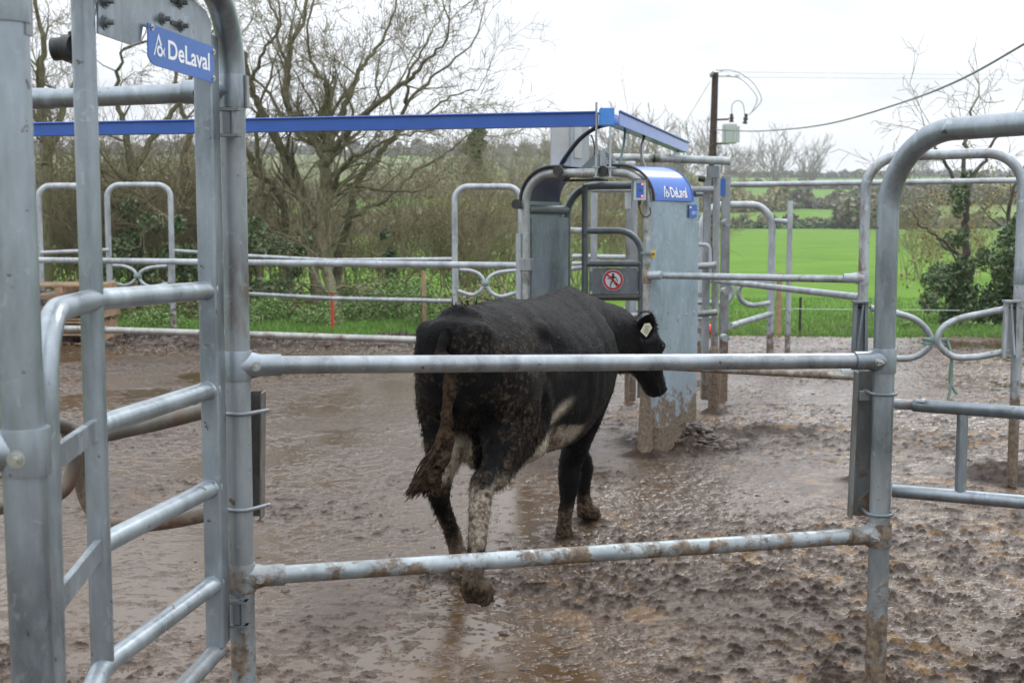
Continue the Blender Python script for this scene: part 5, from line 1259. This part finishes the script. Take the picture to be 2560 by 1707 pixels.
# thickets: many thin stems with side twigs and sparse leaves
def thicket(label, px, Y, wpx, hpx, nst, nleaf, mat=M_brown, twm=TwigB, nm='thicket', leafs=.024, cat='bush', group=None, lean=0, grp=None):
    x0 = vpost(px, 700, Y); z0 = Hs(x0, Y); sc = Y/3200; t = thing(nm, (x0, Y, z0), label, cat, group)
    tw = MB(); ww = wpx*sc; hh = hpx*sc
    for i in range(nst):
        p = Vector((x0 + rng.uniform(-.45, .45)*ww, Y + rng.uniform(-.4, .4)*min(ww, 3), z0 - .05))
        if len(tw.v) > 55000: break
        d = Vector((rng.normal(0, .28) + lean + (p.x - x0)/ww*.5, rng.normal(0, .2), 1))
        grow(tw, tw, p, d, rng.uniform(.010, .020), hh*rng.uniform(.35, .75), 3, .17, .02, (2, 4), .55, .0042, .35)
    tw.build('stems', twm, t)
    C_ = []; R__ = []
    for i in range(14):
        C_.append((x0 + rng.uniform(-.42, .42)*ww, Y + rng.uniform(-.4, .4)*min(ww, 3), z0 + hh*rng.uniform(.15, .85))); r_ = rng.uniform(.15, .3); R__.append((ww*r_*.6, .5, hh*r_*.6))
    leafcloud(C_, R__, int(nleaf*.5), leafs, mat, 'leaves', t); return t
thk = [('brown twiggy thicket just left of the mid-distance arch', 1085, 27, 260, 330, 40, 3800, M_brown), ('brown twiggy thicket between the arch and the machine', 1235, 29, 220, 360, 44, 4200, M_brown),
 ('russet thicket seen through the middle of the machine', 1500, 31, 260, 350, 46, 5000, M_brown), ('brown thicket beyond the rear posts of the machine', 1660, 34, 170, 300, 30, 3000, M_brown),
 ('olive thicket under the crown of the big bare tree', 930, 28, 240, 260, 34, 2400, M_olive), ('dense brown thicket behind the far square arch', 330, 26, 260, 430, 60, 7500, M_brown),
 ('dense thicket behind the pallets at the far left', 150, 25, 220, 400, 50, 6500, M_brown), ('dense brown thicket behind the gate hinge post', 500, 26, 200, 420, 50, 6500, M_brown),
 ('thicket low under the left-leaning stems', 680, 27, 160, 300, 30, 3200, M_brown), ('pale scrub to the right of the far arch behind the ivy tree', 2330, 38, 220, 200, 30, 3600, M_olive)]
for lab, px, Y, wp, hp_, ns, nl, mt in thk: thicket(lab, px, Y, wp, hp_, ns, nl, mt)
# ivy and dark undergrowth on the left
for lab, pts_, Y, n_ in (('dark ivy mass climbing stems left of the big tree trunk', [(640, 560, 50), (620, 640, 55), (690, 640, 60), (600, 700, 55), (660, 710, 60), (735, 680, 50), (760, 620, 35), (620, 480, 25)], 23.5, 4500),
                        ('dark ivy mass seen through the far square arch', [(310, 520, 30), (330, 600, 45), (380, 560, 35), (300, 660, 50), (370, 680, 50), (420, 640, 45), (450, 560, 35), (470, 640, 50), (350, 730, 50), (460, 730, 50), (540, 700, 50)], 24, 5200),
                        ('ivy clump on a stump right of the big trunk', [(975, 690, 26), (968, 640, 18), (980, 730, 30), (960, 590, 12)], 25.5, 1800)):
    C_, R__ = cl(pts_, Y); tag(leafcloud(C_, R__, n_, .042, M_ivy, 'ivy', None, (vpost(pts_[0][0], 760, Y), Y, 0)), lab, 'ivy')
# weeds and brambles between the yard and the trees
C_, R__ = [], []
for i in range(150):
    px = rng.uniform(-60, 1340); Y = rng.uniform(20.6, 24); hgt = rng.uniform(.12, .5) + (.35 if 900 < px < 1060 else 0) - (.15 if px < 560 else 0)
    x = vpost(px, 780, Y); z = Hs(x, Y); C_.append((x, Y, z + hgt*.4)); R__.append((rng.uniform(.2, .45), .25, max(.08, hgt*.6)))
tag(leafcloud(C_, R__, 52000, .023, M_weed, 'weeds', None, (-2, 21, 0)), 'green nettles and brambles filling the strip behind the left fences', 'weeds', kind='stuff')
C_, R__ = [], []
for i in range(60):
    px = rng.uniform(-60, 1300); Y = rng.uniform(21.5, 25); x = vpost(px, 780, Y); z = Hs(x, Y); C_.append((x, Y, z + .25)); R__.append((.35, .25, rng.uniform(.2, .5)))
tag(leafcloud(C_, R__, 9000, .034, M_dry, 'dead_stalks', None, (-2, 22, 0)), 'dead brown stalks mixed through the weeds behind the left fences', 'weeds', kind='stuff')
# short grass blades along the yard edge
def blades(name, n, fn, h, mat, label):
    xy = np.array([fn() for _ in range(n)]); zz = H(xy[:, 0], xy[:, 1]); c = np.column_stack([xy, zz]); hh = h*(.4 + rng.random((n, 1)))
    s = rng.normal(0, 1, (n, 3))*[1, 1, 0]; s /= np.linalg.norm(s, axis=1)[:, None]; tip = c + np.column_stack([rng.normal(0, .35, n)*hh[:, 0], rng.normal(0, .35, n)*hh[:, 0], hh[:, 0]])
    V = np.stack([c - s*.006, c + s*.006, tip], 1).reshape(-1, 3); me = bpy.data.meshes.new(name); me.from_pydata(V.tolist(), [], np.arange(n*3).reshape(-1, 3).tolist()); me.update(); me.materials.append(mat)
    o = bpy.data.objects.new(name, me); COL.objects.link(o); tag(o, label, 'grass', kind='stuff')
def fnl():
    Y = 19.3 + rng.random()**1.5*2.2; return rng.uniform(-8.5, .8), Y
def fnr():
    Y = 19.4 + rng.random()**1.6*9; u = rng.uniform(.12, .45); return u*Y, Y
blades('grass', 26000, fnl, .07, M_grassb, 'bright short grass along the far left edge of the yard')
blades('grass', 30000, fnr, .06, M_grassb, 'bright short grass along the near edge of the green field')
# hedges and bushes far off
def hedge(lab, a, b, Y0, Y1, h, dep, n, size, mat, nm='hedge', jag=.35):
    C_, R__ = [], []; k = max(6, int(abs(b - a)/2560*Y0*.8/h*2.6))
    for i in range(k):
        t = (i + rng.uniform(-.3, .3))/k; px = a + (b - a)*t; Y = Y0 + (Y1 - Y0)*t + rng.normal()*dep*.3; x = vpost(px, 560, Y); z = Hs(x, Y)
        hh = h*(1 + rng.normal()*jag*.5)*(1 + jag*math.sin(i*.9)); hh = max(hh, h*.4); C_.append((x, Y, z + hh*.42)); R__.append((h*rng.uniform(.6, 1.1), dep*.5, hh*.6))
    x = vpost((a + b)/2, 560, Y0)
    return tag(leafcloud(C_, R__, n, size, mat, nm, None, (x, (Y0 + Y1)/2, Hs(x, Y0))), lab, 'hedge')
hedge('brown-green hedge closing the far end of the green field on the right', 1600, 2620, 195, 190, 1.35, 3, 15000, .34, M_hedge)
hedge('darker green foot of the hedge at the far end of the field', 1600, 2620, 190, 186, .8, 2, 9000, .34, M_hedgeg)
hedge('dark round bushes at the right part of the field hedge', 2120, 2330, 180, 178, 3.4, 4, 5500, .40, M_hedge, jag=.2)
hedge('scrubby brown belt across the hillside above the first hedge', 1820, 2200, 275, 285, 2.6, 8, 7500, .6, M_hedge)
hedge('thick brown scrub on the lower hill behind the rear posts', 1500, 1960, 255, 262, 3.0, 8, 7500, .6, M_brown)
hedge('dark bushes in the middle of the hillside behind the right arch', 2150, 2620, 300, 310, 3.8, 10, 8500, .6, M_hedge)
hedge('thin hedge line crossing the upper green hillside', 1850, 2620, 430, 400, 1.8, 5, 6000, .7, M_hedge)
hedge('hedge line along the crest of the hill on the right', 1820, 2700, 640, 645, 2.6, 8, 9000, 1.1, M_hedge)
hedge('hedge and wood along the crest of the hill on the left', -200, 1700, 640, 640, 4, 10, 20000, 1.3, M_hedge, jag=.5)
hedge('brown scrubby belt low on the left hillside', 60, 1700, 120, 150, 1.9, 10, 15000, .3, M_brown)
hedge('brown scrubby belt high on the left hillside', -100, 1760, 260, 300, 3.8, 24, 14000, .6, M_brown, jag=.5)
# small bare trees on the skyline: one kind built, then copied
def small_tree(nm, lab, h, r):
    t = thing(nm, (0, 0, 0), lab, 'tree', 'bare trees along the skyline'); mb, tw = MB(), MB()
    grow(mb, tw, (0, 0, -.3), (0, 0, 1), r, h*.45, 0, .08, .1, seglen=h*.1)
    for i in range(9):
        a = rng.random()*6.28; grow(mb, tw, (0, 0, h*rng.uniform(.12, .42)), (math.cos(a)*.55, math.sin(a)*.55, 1.0), r*.55, h*rng.uniform(.4, .62), 3, .12, .05, (2, 4), .55, h*.0028, h*.08)
    mb.build('trunk', TwigF, t); tw.build('crown', TwigF, t); return t
first = small_tree('small_tree', 'spreading bare tree on the skyline right of the transformer', 14, .28); first2 = small_tree('small_tree', 'upright bare tree on the skyline', 14, .26)
def put(src, px, Y, ht, rot, lab, use=False):
    if use: r_ = src
    else:
        r_ = src.copy(); COL.objects.link(r_)
        for ch in src.children: c = ch.copy(); COL.objects.link(c); c.parent = r_
    x = vpost(px, 440, Y); r_.location = (x, Y, Hs(x, Y)); s = ht/14; r_.scale = (s, s, s); r_.rotation_euler = (0, 0, rot); r_['label'] = lab
put(first, 1935, 330, 15, 0, 'broad bare tree on the skyline under the middle of the sagging cable', True)
put(first2, 2030, 330, 14, 1, 'narrow bare tree on the skyline, rightmost before the right arch', True)
for src, px, Y, ht, rot, lab in ((first, 1800, 300, 15, 2, 'bare tree on the skyline directly behind the rear posts'), (first2, 1600, 160, 13, 2.2, 'tall bare tree under the sloping end of the blue tray'), (first, 1540, 170, 11, 4, 'bare tree just right of the hanger rods'), (first2, 1690, 230, 13, 5, 'bare tree just left of the utility pole'),
    (first, 1190, 230, 14, 1.4, 'faint bare tree low on the skyline left of the grey cabinet'), (first2, 1290, 250, 13, 3, 'faint bare tree beside the grey cabinet'), (first, 2300, 500, 14, 3.5, 'small far bare tree seen between the two right arches'), (first2, 1860, 420, 12, .5, 'small bare tree low on the hill crest right of the pole'), (first, 1340, 280, 12, 5.5, 'small bare tree under the left end of the grey cabinet')):
    put(src, px, Y, ht, rot, lab)
C_, R__ = cl([(1195, 360, 26), (1190, 400, 28), (1200, 330, 18), (1185, 430, 26)], 60)
tag(leafcloud(C_, R__, 3500, .12, M_hedgeg, 'ivy_bush', None, (vpost(1195, 500, 60), 60, 1)), 'dark ivy-covered tree stump rising above the hedge left of the cabinet', 'bush')

# thin damp air over the fields
hz = MB(); hz.box((0, 800, 17), (2800, 0, 0), (0, 900, 0), (0, 0, 45)); M_hz = bpy.data.materials.new('damp_air'); M_hz.use_nodes = True
hn = M_hz.node_tree; hn.nodes.remove(hn.nodes['Principled BSDF']); pv = hn.nodes.new('ShaderNodeVolumePrincipled'); pv.inputs['Density'].default_value = .00045; pv.inputs['Color'].default_value = (.9, .94, 1, 1)
hn.links.new(pv.outputs[0], hn.nodes['Material Output'].inputs['Volume'])
tag(hz.build('haze', M_hz), 'thin damp haze over the fields that pales the far hill', 'haze', kind='stuff')
